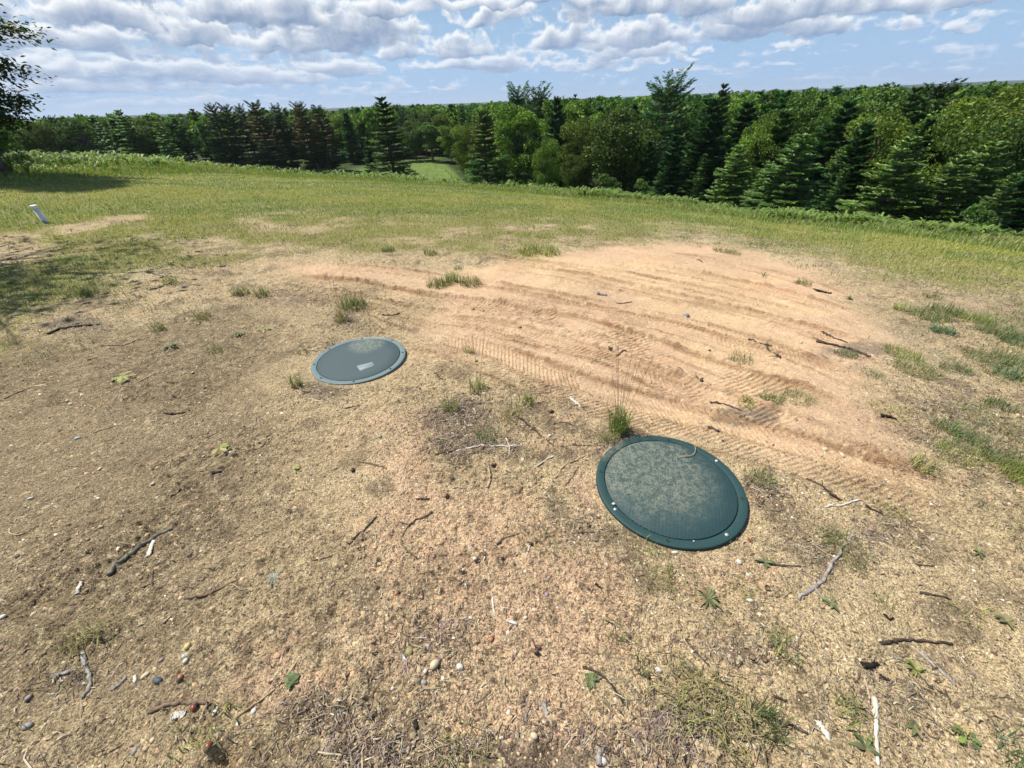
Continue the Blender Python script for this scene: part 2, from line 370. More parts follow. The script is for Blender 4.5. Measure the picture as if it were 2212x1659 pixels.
caz, cel, ccol_, calp = cloud_grid()
A_, E_ = np.meshgrid(np.radians(caz), np.radians(cel)); RD = 9000.0
V = np.stack([RD * np.cos(E_) * np.sin(A_), RD * np.cos(E_) * np.cos(A_), HC + RD * np.sin(E_)], -1).reshape(-1, 3)
n0, n1 = A_.shape; idx = np.arange(n0 * n1).reshape(n0, n1)
F = np.stack([idx[:-1, :-1], idx[1:, :-1], idx[1:, 1:], idx[:-1, 1:]], -1).reshape(-1, 4)
cm_, N = material('cloud_layer')
at = N.new('ShaderNodeAttribute', attribute_name='Col'); aa_ = N.new('ShaderNodeAttribute', attribute_name='Cover')
em = N.new('ShaderNodeEmission'); N.l.new(at.outputs[0], em.inputs[0]); em.inputs[1].default_value = .78
tr = N.new('ShaderNodeBsdfTransparent'); mx = N.new('ShaderNodeMixShader'); N.l.new(aa_.outputs['Fac'], mx.inputs[0]); N.l.new(tr.outputs[0], mx.inputs[1]); N.l.new(em.outputs[0], mx.inputs[2])
o = N.new('ShaderNodeOutputMaterial'); N.l.new(mx.outputs[0], o.inputs[0])
try: cm_.cycles.emission_sampling = 'NONE'
except Exception: pass
me = mesh('sky', V, F, ccol_.reshape(-1, 3), True, [cm_])
ca = me.attributes.new('Cover', 'FLOAT', 'POINT'); ca.data.foreach_set('value', calp.ravel().astype(np.float32))
tag(link('sky', me), kind='structure')
# ground: albedo from the Col attribute, grains and crumbs finer than the mesh from noise
gm, N = material('ground_soil')
p = N.new('ShaderNodeBsdfPrincipled'); p.inputs['Roughness'].default_value = .95; p.inputs['Specular IOR Level'].default_value = .12
at = N.new('ShaderNodeAttribute', attribute_name='Col'); geo = N.new('ShaderNodeNewGeometry')
n1 = N.noise(geo.outputs['Position'], 170, 2.0, .7); n2 = N.noise(geo.outputs['Position'], 60, 5.0, .65); n3 = N.noise(geo.outputs['Position'], 9, 4.0, .6)
gv = N.math('MULTIPLY', N.mrange(n1, .34, .64, .38, 1.40, False), N.mrange(n2, .36, .64, .80, 1.20, False))
gv = N.math('MULTIPLY', gv, N.mrange(n3, .3, .7, .93, 1.07, False))
pk_ = N.new('ShaderNodeAttribute', attribute_name='Packed').outputs['Fac']
gv = N.math('ADD', N.math('MULTIPLY', gv, N.math('MULTIPLY_ADD', pk_, -.45, 1.0)), N.math('MULTIPLY', pk_, .45))
vo = N.new('ShaderNodeTexVoronoi'); vo.inputs['Scale'].default_value = 130; N.l.new(geo.outputs['Position'], vo.inputs['Vector'])
cs = N.new('ShaderNodeSeparateColor'); N.l.new(vo.outputs['Color'], cs.inputs[0])
col = N.mix(1.0, at.outputs[0], N.xyz(gv, gv, gv), 'MULTIPLY')
dk = N.math('MULTIPLY', N.math('GREATER_THAN', cs.outputs[0], .87), N.math('LESS_THAN', vo.outputs['Distance'], .35))
dk = N.math('MULTIPLY', dk, N.math('MULTIPLY_ADD', pk_, -.8, 1.0))
col = N.mix(N.math('MULTIPLY', dk, .7), col, (.07, .05, .035))
lt = N.math('MULTIPLY', N.math('GREATER_THAN', cs.outputs[1], .975), N.math('LESS_THAN', vo.outputs['Distance'], .33))
col = N.mix(N.math('MULTIPLY', lt, .8), col, (.72, .66, .52))
N.l.new(col, p.inputs['Base Color'])
b = N.new('ShaderNodeBump'); b.inputs['Distance'].default_value = .024; b.inputs['Strength'].default_value = 1.0
N.l.new(N.math('MULTIPLY', N.math('ADD', N.math('MULTIPLY', n1, .4), n2), N.math('MULTIPLY_ADD', pk_, -.5, 1.0)), b.inputs['Height']); N.l.new(b.outputs[0], p.inputs['Normal'])
o = N.new('ShaderNodeOutputMaterial'); N.l.new(p.outputs[0], o.inputs[0])
# ------------------------------------------------------------------ the ground as one sheet
rr = [.25]
while rr[-1] < 5200:
    r = rr[-1]; rr.append(r + (max(.0042, r * r / (2200 if r < 7.5 else 1300)) if r < 14 else max(.15, r * .022)))
rr = np.array(rr)
th = np.concatenate([np.arange(-R_(80), R_(80), .0022), np.linspace(R_(80), R_(280), 90)[:-1]])
T, Rr = np.meshgrid(th, rr); CX, CY = 0.0, -.7
X = CX + Rr * np.sin(T); Y = CY + Rr * np.cos(T)
nr, nt = X.shape; x = X.ravel(); y = Y.ravel()
z = Hm(x, y); nm = np.hypot(x, y) < 16
z[nm] += micro(x[nm], y[nm])
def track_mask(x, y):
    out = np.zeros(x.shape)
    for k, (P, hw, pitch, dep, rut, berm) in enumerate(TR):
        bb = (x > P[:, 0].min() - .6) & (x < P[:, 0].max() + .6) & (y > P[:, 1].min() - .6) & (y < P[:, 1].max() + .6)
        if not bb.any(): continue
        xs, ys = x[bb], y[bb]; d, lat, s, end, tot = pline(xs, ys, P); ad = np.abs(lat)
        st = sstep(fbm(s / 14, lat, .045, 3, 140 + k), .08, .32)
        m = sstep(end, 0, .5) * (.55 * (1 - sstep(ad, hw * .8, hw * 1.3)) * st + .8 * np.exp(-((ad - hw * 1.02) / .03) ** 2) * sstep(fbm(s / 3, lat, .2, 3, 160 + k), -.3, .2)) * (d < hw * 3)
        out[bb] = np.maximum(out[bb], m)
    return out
def ground_color(x, y):
    n = len(x); c = np.zeros((n, 3))
    r = np.hypot(x, y)
    beige = np.array([.54, .415, .240]); brown = np.array([.305, .235, .142]); pink = np.array([.560, .382, .240]); dirt = np.array([.22, .165, .105]); pale = np.array([.68, .565, .34]); red = np.array([.40, .24, .13])
    c[:] = beige
    def mixin(m, col): c[:] = c * (1 - m[:, None]) + np.asarray(col) * m[:, None]
    nA = fbm(x, y, .5, 4, 101); nB = fbm(x, y, .16, 4, 103); nC = fbm(x, y, 1.4, 3, 105); nD = fbm(x, y, .05, 3, 107)
    mixin(sstep(nA + .6 * nC, .15, .5) * .5, pale)
    mixin(sstep(-nB + .3 * nC, .10, .40) * .7, dirt)
    mixin(sstep(sdist(x, y, LEFT) + .5 * nA, -.25, .6) * .9, brown)
    for P, s in [(PINK2, .85), (PINK3, .7)] + [(q, .65) for q in PINKS]:
        mixin(sstep(sdist(x, y, P) + .55 * nB + .35 * nA, -.2, .22) * s * .95, pink * 1.14)
    bm_ = bare_mask(x, y); mixin(bm_ * .95, pink)
    mixin(bm_ * sstep(nC + .3 * nA, .18, .45) * .25, pale * np.array([1.05, .93, .8]))
    mixin(bm_ * sstep(-nA, .2, .5) * .35, red * 1.3)
    mixin(sstep(litter(x, y) + .5 * nB + .3 * nD, .3, .75) * .75, [.17, .135, .10])
    mixin(sstep(sdist(x, y, SPARSE), -.3, .6) * sstep(nA + nB * .6, -.1, .3) * .55, [.25, .205, .135])
    pat = sstep(fbm(x, y, .75, 3, 19), -.25, .3)
    c *= (1 + (.16 + .30 * pat) * nD * (1 - .6 * bm_))[:, None] * (1.05 - .12 * pat)[:, None]
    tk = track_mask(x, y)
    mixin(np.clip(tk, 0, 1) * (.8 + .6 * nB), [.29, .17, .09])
    fine_ = vn(x, y, .016, 131) + .6 * vn(x, y, .035, 133); near_ = 1 - sstep(r, 5, 10)
    mixin(near_ * sstep(fine_, .30, .5) * (.3 + .5 * pat) * (1 - .8 * bm_), [.15, .105, .065])
    mixin(near_ * sstep(-fine_, .30, .5) * .45, pale * 1.1)
    L = lawn_mask(x, y)
    gc = np.array([.26, .26, .085]); gd = np.array([.33, .30, .15])
    far = sstep(r, 5, 12)
    mixin(np.clip(L * (.75 + .25 * far), 0, 1), gc * (1 + .25 * nA)[:, None] * (1 - sstep(nB, 0, .4))[:, None] + gd * (sstep(nB, 0, .4))[:, None])
    mixin(sparse_mask(x, y) * .35, gd * .9)
    # meadow and forest floor behind the rise
    rc = np.interp(np.degrees(np.arctan2(x, y)), AZ, RC)
    md = sstep(r / rc, .85, 1.2)
    mixin(md, np.array([.13, .19, .045]) * (1 + .3 * nC)[:, None])
    ff = np.interp(np.degrees(np.arctan2(x, y)), [-60, -20, -14, -8, -4, 10, 35, 62], [98, 96, 112, 112, 52, 44, 30, 24])
    mixin(sstep(r / ff, .92, 1.08) * .9, [.028, .045, .014])
    mixin(sstep(r, 150, 190), [.03, .055, .02])
    return np.clip(c, .01, .9)
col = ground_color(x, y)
idx = np.arange(nr * nt).reshape(nr, nt); i2 = np.roll(idx, -1, axis=1)
F = np.stack([idx[:-1], i2[:-1], i2[1:], idx[1:]], -1).reshape(-1, 4)
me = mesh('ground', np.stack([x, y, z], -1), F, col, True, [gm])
pk__ = np.zeros(len(x), np.float32); pk__[nm] = bare_mask(x[nm], y[nm]); ca = me.attributes.new('Packed', 'FLOAT', 'POINT'); ca.data.foreach_set('value', pk__)
go_ = tag(link('ground', me), kind='structure')
del X, Y, T, Rr, F
# ------------------------------------------------------------------ blades: tapered bent slivers
def blades(x, y, z, length, width, lean, col, seg=1, up=1.0, zoff=-.004):
    n = len(x); ang = rng.uniform(0, 2 * math.pi, n); dx, dy = np.cos(ang), np.sin(ang); px, py = -dy, dx
    P = np.stack([x, y, z + zoff], -1); side = np.stack([px, py, np.zeros(n)], -1) * (width / 2)[:, None]
    lat = np.stack([dx, dy, np.zeros(n)], -1)
    upv = np.array([0, 0, 1.0])
    if seg == 1:
        tip = P + lat * (length * lean)[:, None] + upv * (length * np.sqrt(np.clip(1 - lean ** 2, .02, 1)) * up)[:, None]
        V = np.stack([P - side, P + side, tip], 1).reshape(-1, 3); F = np.arange(3 * n).reshape(-1, 3); c = np.repeat(col, 3, 0)
        return V, F, c
    mid = P + lat * (length * lean * .35)[:, None] + upv * (length * .55 * np.sqrt(np.clip(1 - (lean * .7) ** 2, .02, 1)))[:, None]
    tip = P + lat * (length * lean)[:, None] + upv * (length * np.sqrt(np.clip(1 - lean ** 2, .02, 1)) * .85)[:, None]
    V = np.stack([P - side, P + side, mid + side * .8, mid - side * .8, tip], 1).reshape(-1, 3)
    b0 = (np.arange(n) * 5)[:, None]
    F = np.concatenate([b0 + np.array([0, 1, 2]), b0 + np.array([0, 2, 3]), b0 + np.array([3, 2, 4])], 0)
    return V, F, np.repeat(col, 5, 0)
def pick(cols, n, wts=None, jit=.15):
    cols = np.array(cols); i = rng.choice(len(cols), n, p=wts); c = cols[i]
    return c * (1 + rng.normal(0, jit, (n, 1))).clip(.5, 1.6) * (1 + rng.normal(0, .05, (n, 3)))
grass_m = leafmat('grass_blade', .6, .25, 0.0)
# --- mown lawn
def sample_polar(n, r0, r1, a0, a1, pw):
    u = rng.random(n); r = (r0 ** pw + u * (r1 ** pw - r0 ** pw)) ** (1 / pw) if pw else r0 * (r1 / r0) ** u
    a = np.radians(rng.uniform(a0, a1, n)); return r * np.sin(a), r * np.cos(a), r, a
x, y, r, a = sample_polar(1150000, 2.6, 62, -80, 66, -.15)
L = lawn_mask(x, y); rc = np.interp(np.degrees(a), AZ, RC)
keep = (rng.random(len(x)) < L * .98) & (r < rc * 1.6)
x, y, r, L = x[keep], y[keep], r[keep], L[keep]
nP = fbm(x, y, 1.6, 3, 201); nQ = fbm(x, y, .4, 3, 203); nS = fbm(x * .22 + y * .12, y - x * .1, 1.6, 3, 205)
yel = np.array([.36, .38, .085]); grn = np.array([.17, .27, .055]); blu = np.array([.14, .23, .11]); straw = np.array([.50, .43, .22])
m = sstep(nP * .8 + .8 * nS, -.3, .35)[:, None]; col = yel * m + grn * (1 - m)
m = (sstep(-nP + .6 * nQ, .25, .6) * .8)[:, None]; col = col * (1 - m) + blu * m
ps = .10 + .32 * sstep(nQ, 0, .4) + .30 * (1 - sstep(r, 5, 12)); m = (rng.random(len(x)) < ps)[:, None]; col = np.where(m, straw, col)
col = col * (1 + rng.normal(0, .2, (len(x), 1))).clip(.45, 1.7)
z = Hm(x, y); nm = r < 16; z[nm] += micro(x[nm], y[nm])
ln = rng.uniform(.018, .05, len(x)) * (1 + .25 * (r > 9)) * (.6 + .5 * L); wd = np.maximum(.0022, r * .0010) * rng.uniform(.6, 1.3, len(x))
V, F, c = blades(x, y, z, ln, wd, rng.uniform(.15, .95, len(x)), col)
tag(link('grass', mesh('grass', V, F, c, False, [grass_m])), 'short mown grass, yellow green and patchy, covering the rise', 'grass', kind='stuff')
# --- sparse wiry grass between the bare spots on the right and at the lawn's ragged edge
x, y, r, a = sample_polar(260000, .8, 11, -80, 75, .6)
sdl = sdist(x, y, LAWN)
dens = np.maximum(sparse_mask(x, y) * .9, sstep(sdl, -1.3, 0) * .55 * sstep(fbm(x, y, .35, 3, 55), .05, .3))
dens = np.maximum(dens, litter(x, y) * .22 * sstep(fbm(x, y, .12, 2, 57), 0, .3)) * (1 - .8 * bare_mask(x, y))
for (cx, cy, q) in LIDXY: dens = dens * (np.hypot(x - cx, y - cy) > q + .01)
k = rng.random(len(x)) < dens; x, y, r = x[k], y[k], r[k]
z = Hm(x, y) + micro(x, y)
V, F, c = blades(x, y, z, rng.uniform(.02, .085, len(x)), np.maximum(.0018, r * .0009) * rng.uniform(.6, 1.3, len(x)), rng.uniform(.2, .97, len(x)),
                 pick([(.15, .20, .07), (.25, .27, .10), (.38, .32, .19), (.20, .17, .12)], len(x), [.35, .25, .25, .15]), 3)
tag(link('sparse_grass', mesh('sparse_grass', V, F, c, False, [grass_m])), 'thin wiry grass growing through the bare sand', 'grass', kind='stuff')
# --- dry litter: bits of straw, bark and twig lying on the sand
litter_m = simple('dry_litter', (.3, .25, .2), .85, .15, attr=True)
x, y, r, a = sample_polar(300000, .35, 9, -82, 78, 1.0)
dens = .07 + 1.1 * litter(x, y) + .16 * sstep(fbm(x, y, .3, 3, 61), .15, .5) + .15 * sstep(sdist(x, y, SPARSE), -.2, .5) + .2 * sstep(sdist(x, y, LAWN), -1, 0)
dens = dens * (1 - .93 * bare_mask(x, y)) * (1 - .55 * sstep(sdist(x, y, LEFT), 0, .3))
for (cx, cy, q) in LIDXY: dens = dens * (np.hypot(x - cx, y - cy) > q + .03)
k = rng.random(len(x)) < dens; x, y, r = x[k], y[k], r[k]; n = len(x)
z = Hm(x, y) + micro(x, y) + .002
ang = rng.uniform(0, 2 * math.pi, n); ln = rng.uniform(.006, .03, n) * (1 + 2.4 * (rng.random(n) < .05 + .12 * litter(x, y))); wd = rng.uniform(.0012, .0032, n) * (1 + .15 * r)
d = np.stack([np.cos(ang), np.sin(ang), rng.normal(0, .15, n)], -1); s = np.stack([-d[:, 1], d[:, 0], np.zeros(n)], -1)
bend = s * (rng.normal(0, .18, n) * ln)[:, None]; P = np.stack([x, y, z], -1)
A_, B_, Cc = P - d * (ln / 2)[:, None], P + bend + [0, 0, .003], P + d * (ln / 2)[:, None]
sw = s * (wd / 2)[:, None]; tw = np.array([0, 0, 1.0]) * (wd * .9)[:, None]
V = np.stack([A_ - sw, A_ + sw, B_ + sw, B_ - sw, Cc, B_ + tw], 1).reshape(-1, 3); b0 = (np.arange(n) * 6)[:, None]
F = np.concatenate([b0 + np.array(q) for q in ([0, 5, 3], [0, 1, 5], [1, 2, 5], [5, 2, 4], [3, 5, 4])], 0)
c = np.repeat(pick([(.33, .27, .19), (.16, .115, .08), (.50, .43, .31), (.24, .20, .19), (.08, .06, .045)], n, [.26, .28, .13, .15, .18]), 6, 0)
tag(link('litter', mesh('litter', V, F, c, False, [litter_m])), 'scattered crumbs of straw, bark and twig on the sand', 'litter', kind='stuff')
# --- grit: small crumbs of soil and gravel
x, y, r, a = sample_polar(300000, .3, 8, -82, 78, 1.0)
dens = .25 + .6 * sstep(fbm(x, y, .25, 3, 65), 0, .4) * (1 - sstep(r, 3, 6)); dens = dens * (1 - .85 * bare_mask(x, y))
for (cx, cy, q) in LIDXY: dens = dens * (np.hypot(x - cx, y - cy) > q + .005)
for (cx, cy, q) in LIDXY: dens = np.where(np.abs(np.hypot(x - cx, y - cy) - q - .025) < .02, .8, dens)
k = rng.random(len(x)) < dens; x, y, r = x[k], y[k], r[k]; n = len(x)
z = Hm(x, y) + micro(x, y); sz = rng.lognormal(-5.85, .5, n).clip(.0014, .010)
th_ = rng.uniform(0, 2 * math.pi, n)
V = []
for k5 in range(5):
    an = th_ + k5 * 2 * math.pi / 5 + rng.uniform(-.3, .3, n); q = sz * rng.uniform(.75, 1.2, n)
    V.append(np.stack([x + q * np.cos(an), y + q * np.sin(an), z - sz * .2], -1))
V.append(np.stack([x + sz * rng.uniform(-.3, .3, n), y + sz * rng.uniform(-.3, .3, n), z + sz * .95], -1))
V = np.stack(V, 1).reshape(-1, 3); b0 = (np.arange(n) * 6)[:, None]
F = np.concatenate([b0 + np.array([i, (i + 1) % 5, 5]) for i in range(5)], 0)
c = np.repeat(pick([(.45, .35, .21), (.33, .26, .17), (.62, .57, .45), (.13, .095, .065), (.50, .33, .20)], n, [.24, .24, .04, .36, .12]), 6, 0)
tag(link('gravel', mesh('gravel', V, F, c, True, [litter_m])), 'fine gravel and crumbs of sandy soil', 'gravel', kind='stuff')
# --- tall grass and bracken beyond the mown edge
def edge_r(a_deg):
    pts = [(-60, 17), (-47, 19), (-40, 21.5), (-33, 24), (-24, 27), (-12, 21), (0, 18), (15, 15), (30, 13.2), (45, 12.2), (60, 12)]
    return np.interp(a_deg, [p_[0] for p_ in pts], [p_[1] for p_ in pts])
x, y, r, a = sample_polar(400000, 10, 75, -66, 62, -.4)
ad = np.degrees(a); er = edge_r(ad) * (1 + .05 * fbm(x, y, 4, 3, 301)); rc = np.interp(ad, AZ, RC)
den = sstep(r, er, er * 1.12) * np.where(ad < -10, 1, 1)
k = (rng.random(len(x)) < den) & (r < rc * 1.5); x, y, r, ad = x[k], y[k], r[k], ad[k]; er = edge_r(ad)
z = Hm(x, y); hh = rng.uniform(.06, .30, len(x)) * (.4 + .7 * sstep(r, er, er * 1.3))
nP = fbm(x, y, 2.5, 3, 303); m = sstep(nP, -.2, .3)[:, None]
col = (np.array([.26, .31, .085]) * m + np.array([.19, .28, .06]) * (1 - m)) * (1 + rng.normal(0, .2, (len(x), 1))).clip(.5, 1.6)
m = (rng.random(len(x)) < .22)[:, None]; col = np.where(m, np.array([.42, .37, .20]), col)
V, F, c = blades(x, y, z, hh, np.maximum(.004, r * .0012) * rng.uniform(.6, 1.3, len(x)), rng.uniform(.1, .6, len(x)), col, 3)
tag(link('tall_grass', mesh('tall_grass', V, F, c, False, [grass_m])), 'uncut tall grass along the far edge of the lawn', 'grass', kind='stuff')
x, y, r, a = sample_polar(72000, 12, 110, -64, 62, -.35)
ad = np.degrees(a); er = edge_r(ad); rc = np.interp(ad, AZ, RC)
cl = sstep(fbm(x, y, 2.2, 3, 311), -.12, .25) * rng.uniform(.5, 1, len(x))
k = (rng.random(len(x)) < cl * sstep(r, er * 1.08, er * 1.35)) & ((r < rc * 2.4) | (ad < 5)); x, y, r = x[k], y[k], r[k]
n = len(x); nf = 8; x = np.repeat(x, nf); y = np.repeat(y, nf); r = np.repeat(r, nf); N_ = n * nf
z = Hm(x, y); fh = np.repeat(rng.uniform(.08, .34, n) * (.6 + .8 * sstep(fbm(x[::nf], y[::nf], 1.5, 3, 315), -.3, .3)), nf) * (.75 + .6 * sstep(r, 14, 40)); an = rng.uniform(0, 2 * math.pi, N_)
d = np.stack([np.cos(an), np.sin(an), np.zeros(N_)], -1); s = np.stack([-d[:, 1], d[:, 0], np.zeros(N_)], -1)
P = np.stack([x, y, z], -1); U = np.array([0, 0, 1.0]); L1 = fh * rng.uniform(.7, 1.2, N_)
P1 = P + d * (L1 * .2)[:, None] + U * (L1 * .75)[:, None]; P2 = P + d * (L1 * .65)[:, None] + U * (L1 * 1.0)[:, None]; P3 = P + d * (L1 * 1.15)[:, None] + U * (L1 * .85)[:, None]
sw = s * (L1 * .075)[:, None]
V = np.stack([P, P1 + sw, P1 - sw, P2 + sw * .8, P2 - sw * .8, P3], 1).reshape(-1, 3); b0 = (np.arange(N_) * 6)[:, None]
F = np.concatenate([b0 + np.array(q) for q in ([0, 1, 2], [1, 3, 4], [1, 4, 2], [3, 5, 4])], 0)
c = np.repeat(pick([(.17, .25, .055), (.22, .29, .07), (.12, .19, .045)], N_), 6, 0)
fern_m = leafmat('fern_leaf', .5, .35, 0.0)
tag(link('bracken', mesh('bracken', V, F, c, False, [fern_m])), 'bright green bracken ferns beyond the mown grass', 'ferns', kind='stuff')
# ------------------------------------------------------------------ trees
bark_m = simple('tree_bark', (.10, .075, .055), .9, .1, noise=(.17, .14, .115), nscale=6, bump=.03)
leaf_dec = leafmat('broad_leaf', .55, .30, .22)
leaf_pine = leafmat('pine_needles', .6, .22, .22, (1.0, 1.1, .6))
def tube(P, rad, nseg=6):
    P = np.asarray(P, float); n = len(P); V = []; F = []
    for i in range(n):
        t = P[min(i + 1, n - 1)] - P[max(i - 1, 0)]; t /= np.linalg.norm(t) + 1e-9
        u = np.cross(t, [0.0, 0, 1]) if abs(t[2]) < .9 else np.cross(t, [1.0, 0, 0]); u /= np.linalg.norm(u); v = np.cross(t, u)
        for k in range(nseg):
            q = 2 * math.pi * k / nseg; V.append(P[i] + (u * math.cos(q) + v * math.sin(q)) * rad[i])
    for i in range(n - 1):
        for k in range(nseg):
            k2 = (k + 1) % nseg; F.append((i * nseg + k, i * nseg + k2, (i + 1) * nseg + k2, (i + 1) * nseg + k))
    return V, F
def tubes(L):
    V = []; F = []
    for P, r, ns in L:
        v, f = tube(P, r, ns); b = len(V); V += v; F += [tuple(b + i for i in q) for q in f]
        b2 = b + (len(P) - 1) * ns
        if ns == 6: F += [(b2, b2 + 1, b2 + 2, b2 + 3), (b2, b2 + 3, b2 + 4, b2 + 5)]
    return V, F
def cards(P, D, Nn, ln, wd, col, fold=.25):      # pointed leaf clumps folded along the middle
    n = len(P); D = D / (np.linalg.norm(D, axis=1, keepdims=True) + 1e-9)
    S = np.cross(D, Nn); S /= np.linalg.norm(S, axis=1, keepdims=True) + 1e-9; Q = np.cross(S, D)
    L = ln[:, None]; w2 = wd[:, None] / 2
    a = P - D * L * .5; b = P + D * L * .5; m = P + D * L * rng.uniform(-.1, .2, (n, 1))
    V = np.stack([a, m + S * w2 + Q * w2 * fold, b, m - S * w2 + Q * w2 * fold], 1).reshape(-1, 3)
    b0 = (np.arange(n) * 4)[:, None]; F = np.concatenate([b0 + np.array([0, 1, 2]), b0 + np.array([0, 2, 3])], 0)
    return V, F, np.repeat(col, 4, 0)
def unit(n): v = rng.normal(size=(n, 3)); return v / np.linalg.norm(v, axis=1, keepdims=True)
def join(L):
    V = []; F = []; Cc = []; b = 0
    for v, f, c in L: V.append(v); F.append(f + b); Cc.append(c); b += len(v)
    return np.concatenate(V), np.concatenate(F), np.concatenate(Cc)
def broad_tree(h=10.0, w_=6.0, base=.12, n=9000, leaf=.22, cols=((.075, .15, .028), (.11, .20, .038), (.05, .105, .022)), lobes=34):
    ctr = np.array([0, 0, h * (.5 + base / 2)]); half = np.array([w_ / 2, w_ / 2, h * (.5 - base / 2)])
    lc = []; 
    for i in range(lobes):
        u = unit(1)[0]; rr_ = rng.uniform(.45, .82); q = u * rr_
        if q[2] < -.2: q[:2] *= .95
        lc.append((ctr + q * half, rng.uniform(.11, .24) * w_))
    per = n // lobes; L = []
    for (c0, rad) in lc:
        u = unit(per); u[:, 2] = np.where(u[:, 2] < -.35, -u[:, 2], u[:, 2])
        rr_ = rad * rng.uniform(.72, 1.08, per)
        P = c0 + u * rr_[:, None] * [1, 1, .72]
        D = unit(per) + u * .4 - [0, 0, .25]; Nn = u * .6 + unit(per)
        cc = pick(cols, per, None, .18) * max(.6, 1 + .16 * rng.normal())
        L.append(cards(P, D, Nn, rng.uniform(.7, 1.4, per) * leaf, rng.uniform(.5, .9, per) * leaf, cc))
    crown = join(L)
    T_ = [([(0, 0, -.6), (.05, 0, h * .2), (-.05, .08, h * .45), (.05, 0, h * .75)], [.022 * h, .017 * h, .013 * h, .005 * h], 6)]
    for (c0, rad) in lc[::2]:
        z0 = rng.uniform(.2, .5) * h; p0 = np.array([0, 0, z0]); mid = (p0 + c0) / 2 + [0, 0, -.15]
        T_.append(([p0, mid, c0], [.009 * h, .006 * h, .002 * h], 6))
    return crown, tubes(T_)
def pine_tree(h=11.0, w_=5.0, base=.06, whorls=30, tuft=.42, cols=((.035, .085, .03), (.055, .12, .045), (.028, .065, .026)), up=.35, dense=1.0, topw=.10, brown=0.0, openness=0.0, power=.75):
    L = []; T_ = [([(0, 0, -.6), (0, .03, h * .3), (.04, 0, h * .65), (0, 0, h * .98)], [.018 * h, .014 * h, .009 * h, .002 * h], 6)]
    for i in range(whorls):
        t = base + (1 - base) * (i + rng.uniform(-.3, .3)) / whorls; t = min(max(t, base), .985); z0 = t * h
        R0 = w_ / 2 * (topw + (1 - topw) * (1 - t) ** power) * (1 - .35 * math.exp(-((t - base) / .08) ** 2))
        nb = rng.integers(5, 8); a0 = rng.uniform(0, 6.28)
        for k in range(nb):
            if rng.random() < openness: continue
            an = a0 + k * 2 * math.pi / nb + rng.uniform(-.3, .3); bl = R0 * rng.uniform(.62, 1.22)
            d = np.array([math.cos(an), math.sin(an), 0]); rise = up * (.3 + 1.3 * t ** 2) + .5 * max(0, t - .8) * 5 
            p = lambda s: np.array([0, 0, z0]) + d * bl * s + np.array([0, 0, 1.0]) * bl * (rise * s ** 1.6 - .10 * s * (1 - t))
            T_.append(([p(0), p(.5), p(1)], [.0035 * h, .002 * h, .0006 * h], 6))
            nt_ = int((20 + 44 * bl) * dense); s = rng.uniform(.22 if t < .7 else .1, 1.02, nt_) ** .8
            spread = (.10 + .30 * s * (1.1 - s) * 2) * bl
            off = rng.uniform(-1, 1, nt_) * spread
            side = np.array([-d[1], d[0], 0])
            P = np.array([0, 0, z0]) + np.outer(bl * s, d) + np.outer(off, side); P[:, 2] += bl * (rise * s ** 1.6 - .10 * s * (1 - t)) + rng.normal(0, .05, nt_) - .1 * np.abs(off)
            D = d * .9 + np.outer(np.sign(off) * np.abs(off) / (spread + 1e-6) * .8, side) + np.array([0, 0, .35]) + unit(nt_) * .35
            cc = pick(cols, nt_, None, .15)
            if brown > 0 and .45 < t < .93:
                bm = (rng.random(nt_) < brown * (1 if (k % 2) else .5))[:, None]; cc = np.where(bm, np.array([.15, .085, .05]) * (1 + rng.normal(0, .15, (nt_, 1))), cc)
            L.append(cards(P, D, np.array([0, 0, 1.0]) + unit(nt_) * .35, rng.uniform(.7, 1.3, nt_) * tuft, rng.uniform(.28, .45, nt_) * tuft, cc, .5))
    return join(L), tubes(T_)
def tree_proto(name, kind, hh, build, lm):
    (V, F, c), (tv, tf) = build
    c = c * (np.array([1.3, 1.22, 1.2]) if lm is leaf_dec else np.array([1.5, 1.58, 1.45]))
    cm = mesh('crown', V, F, c, False, [lm]); tm = mesh('trunk', tv, tf, None, True, [bark_m])
    hh = float(V[:, 2].max()); return dict(name=name, kind=kind, h=hh, crown=cm, trunk=tm, V=V, F=F, c=c)
BRIGHT = ((.105, .18, .027), (.15, .235, .036), (.065, .12, .02))
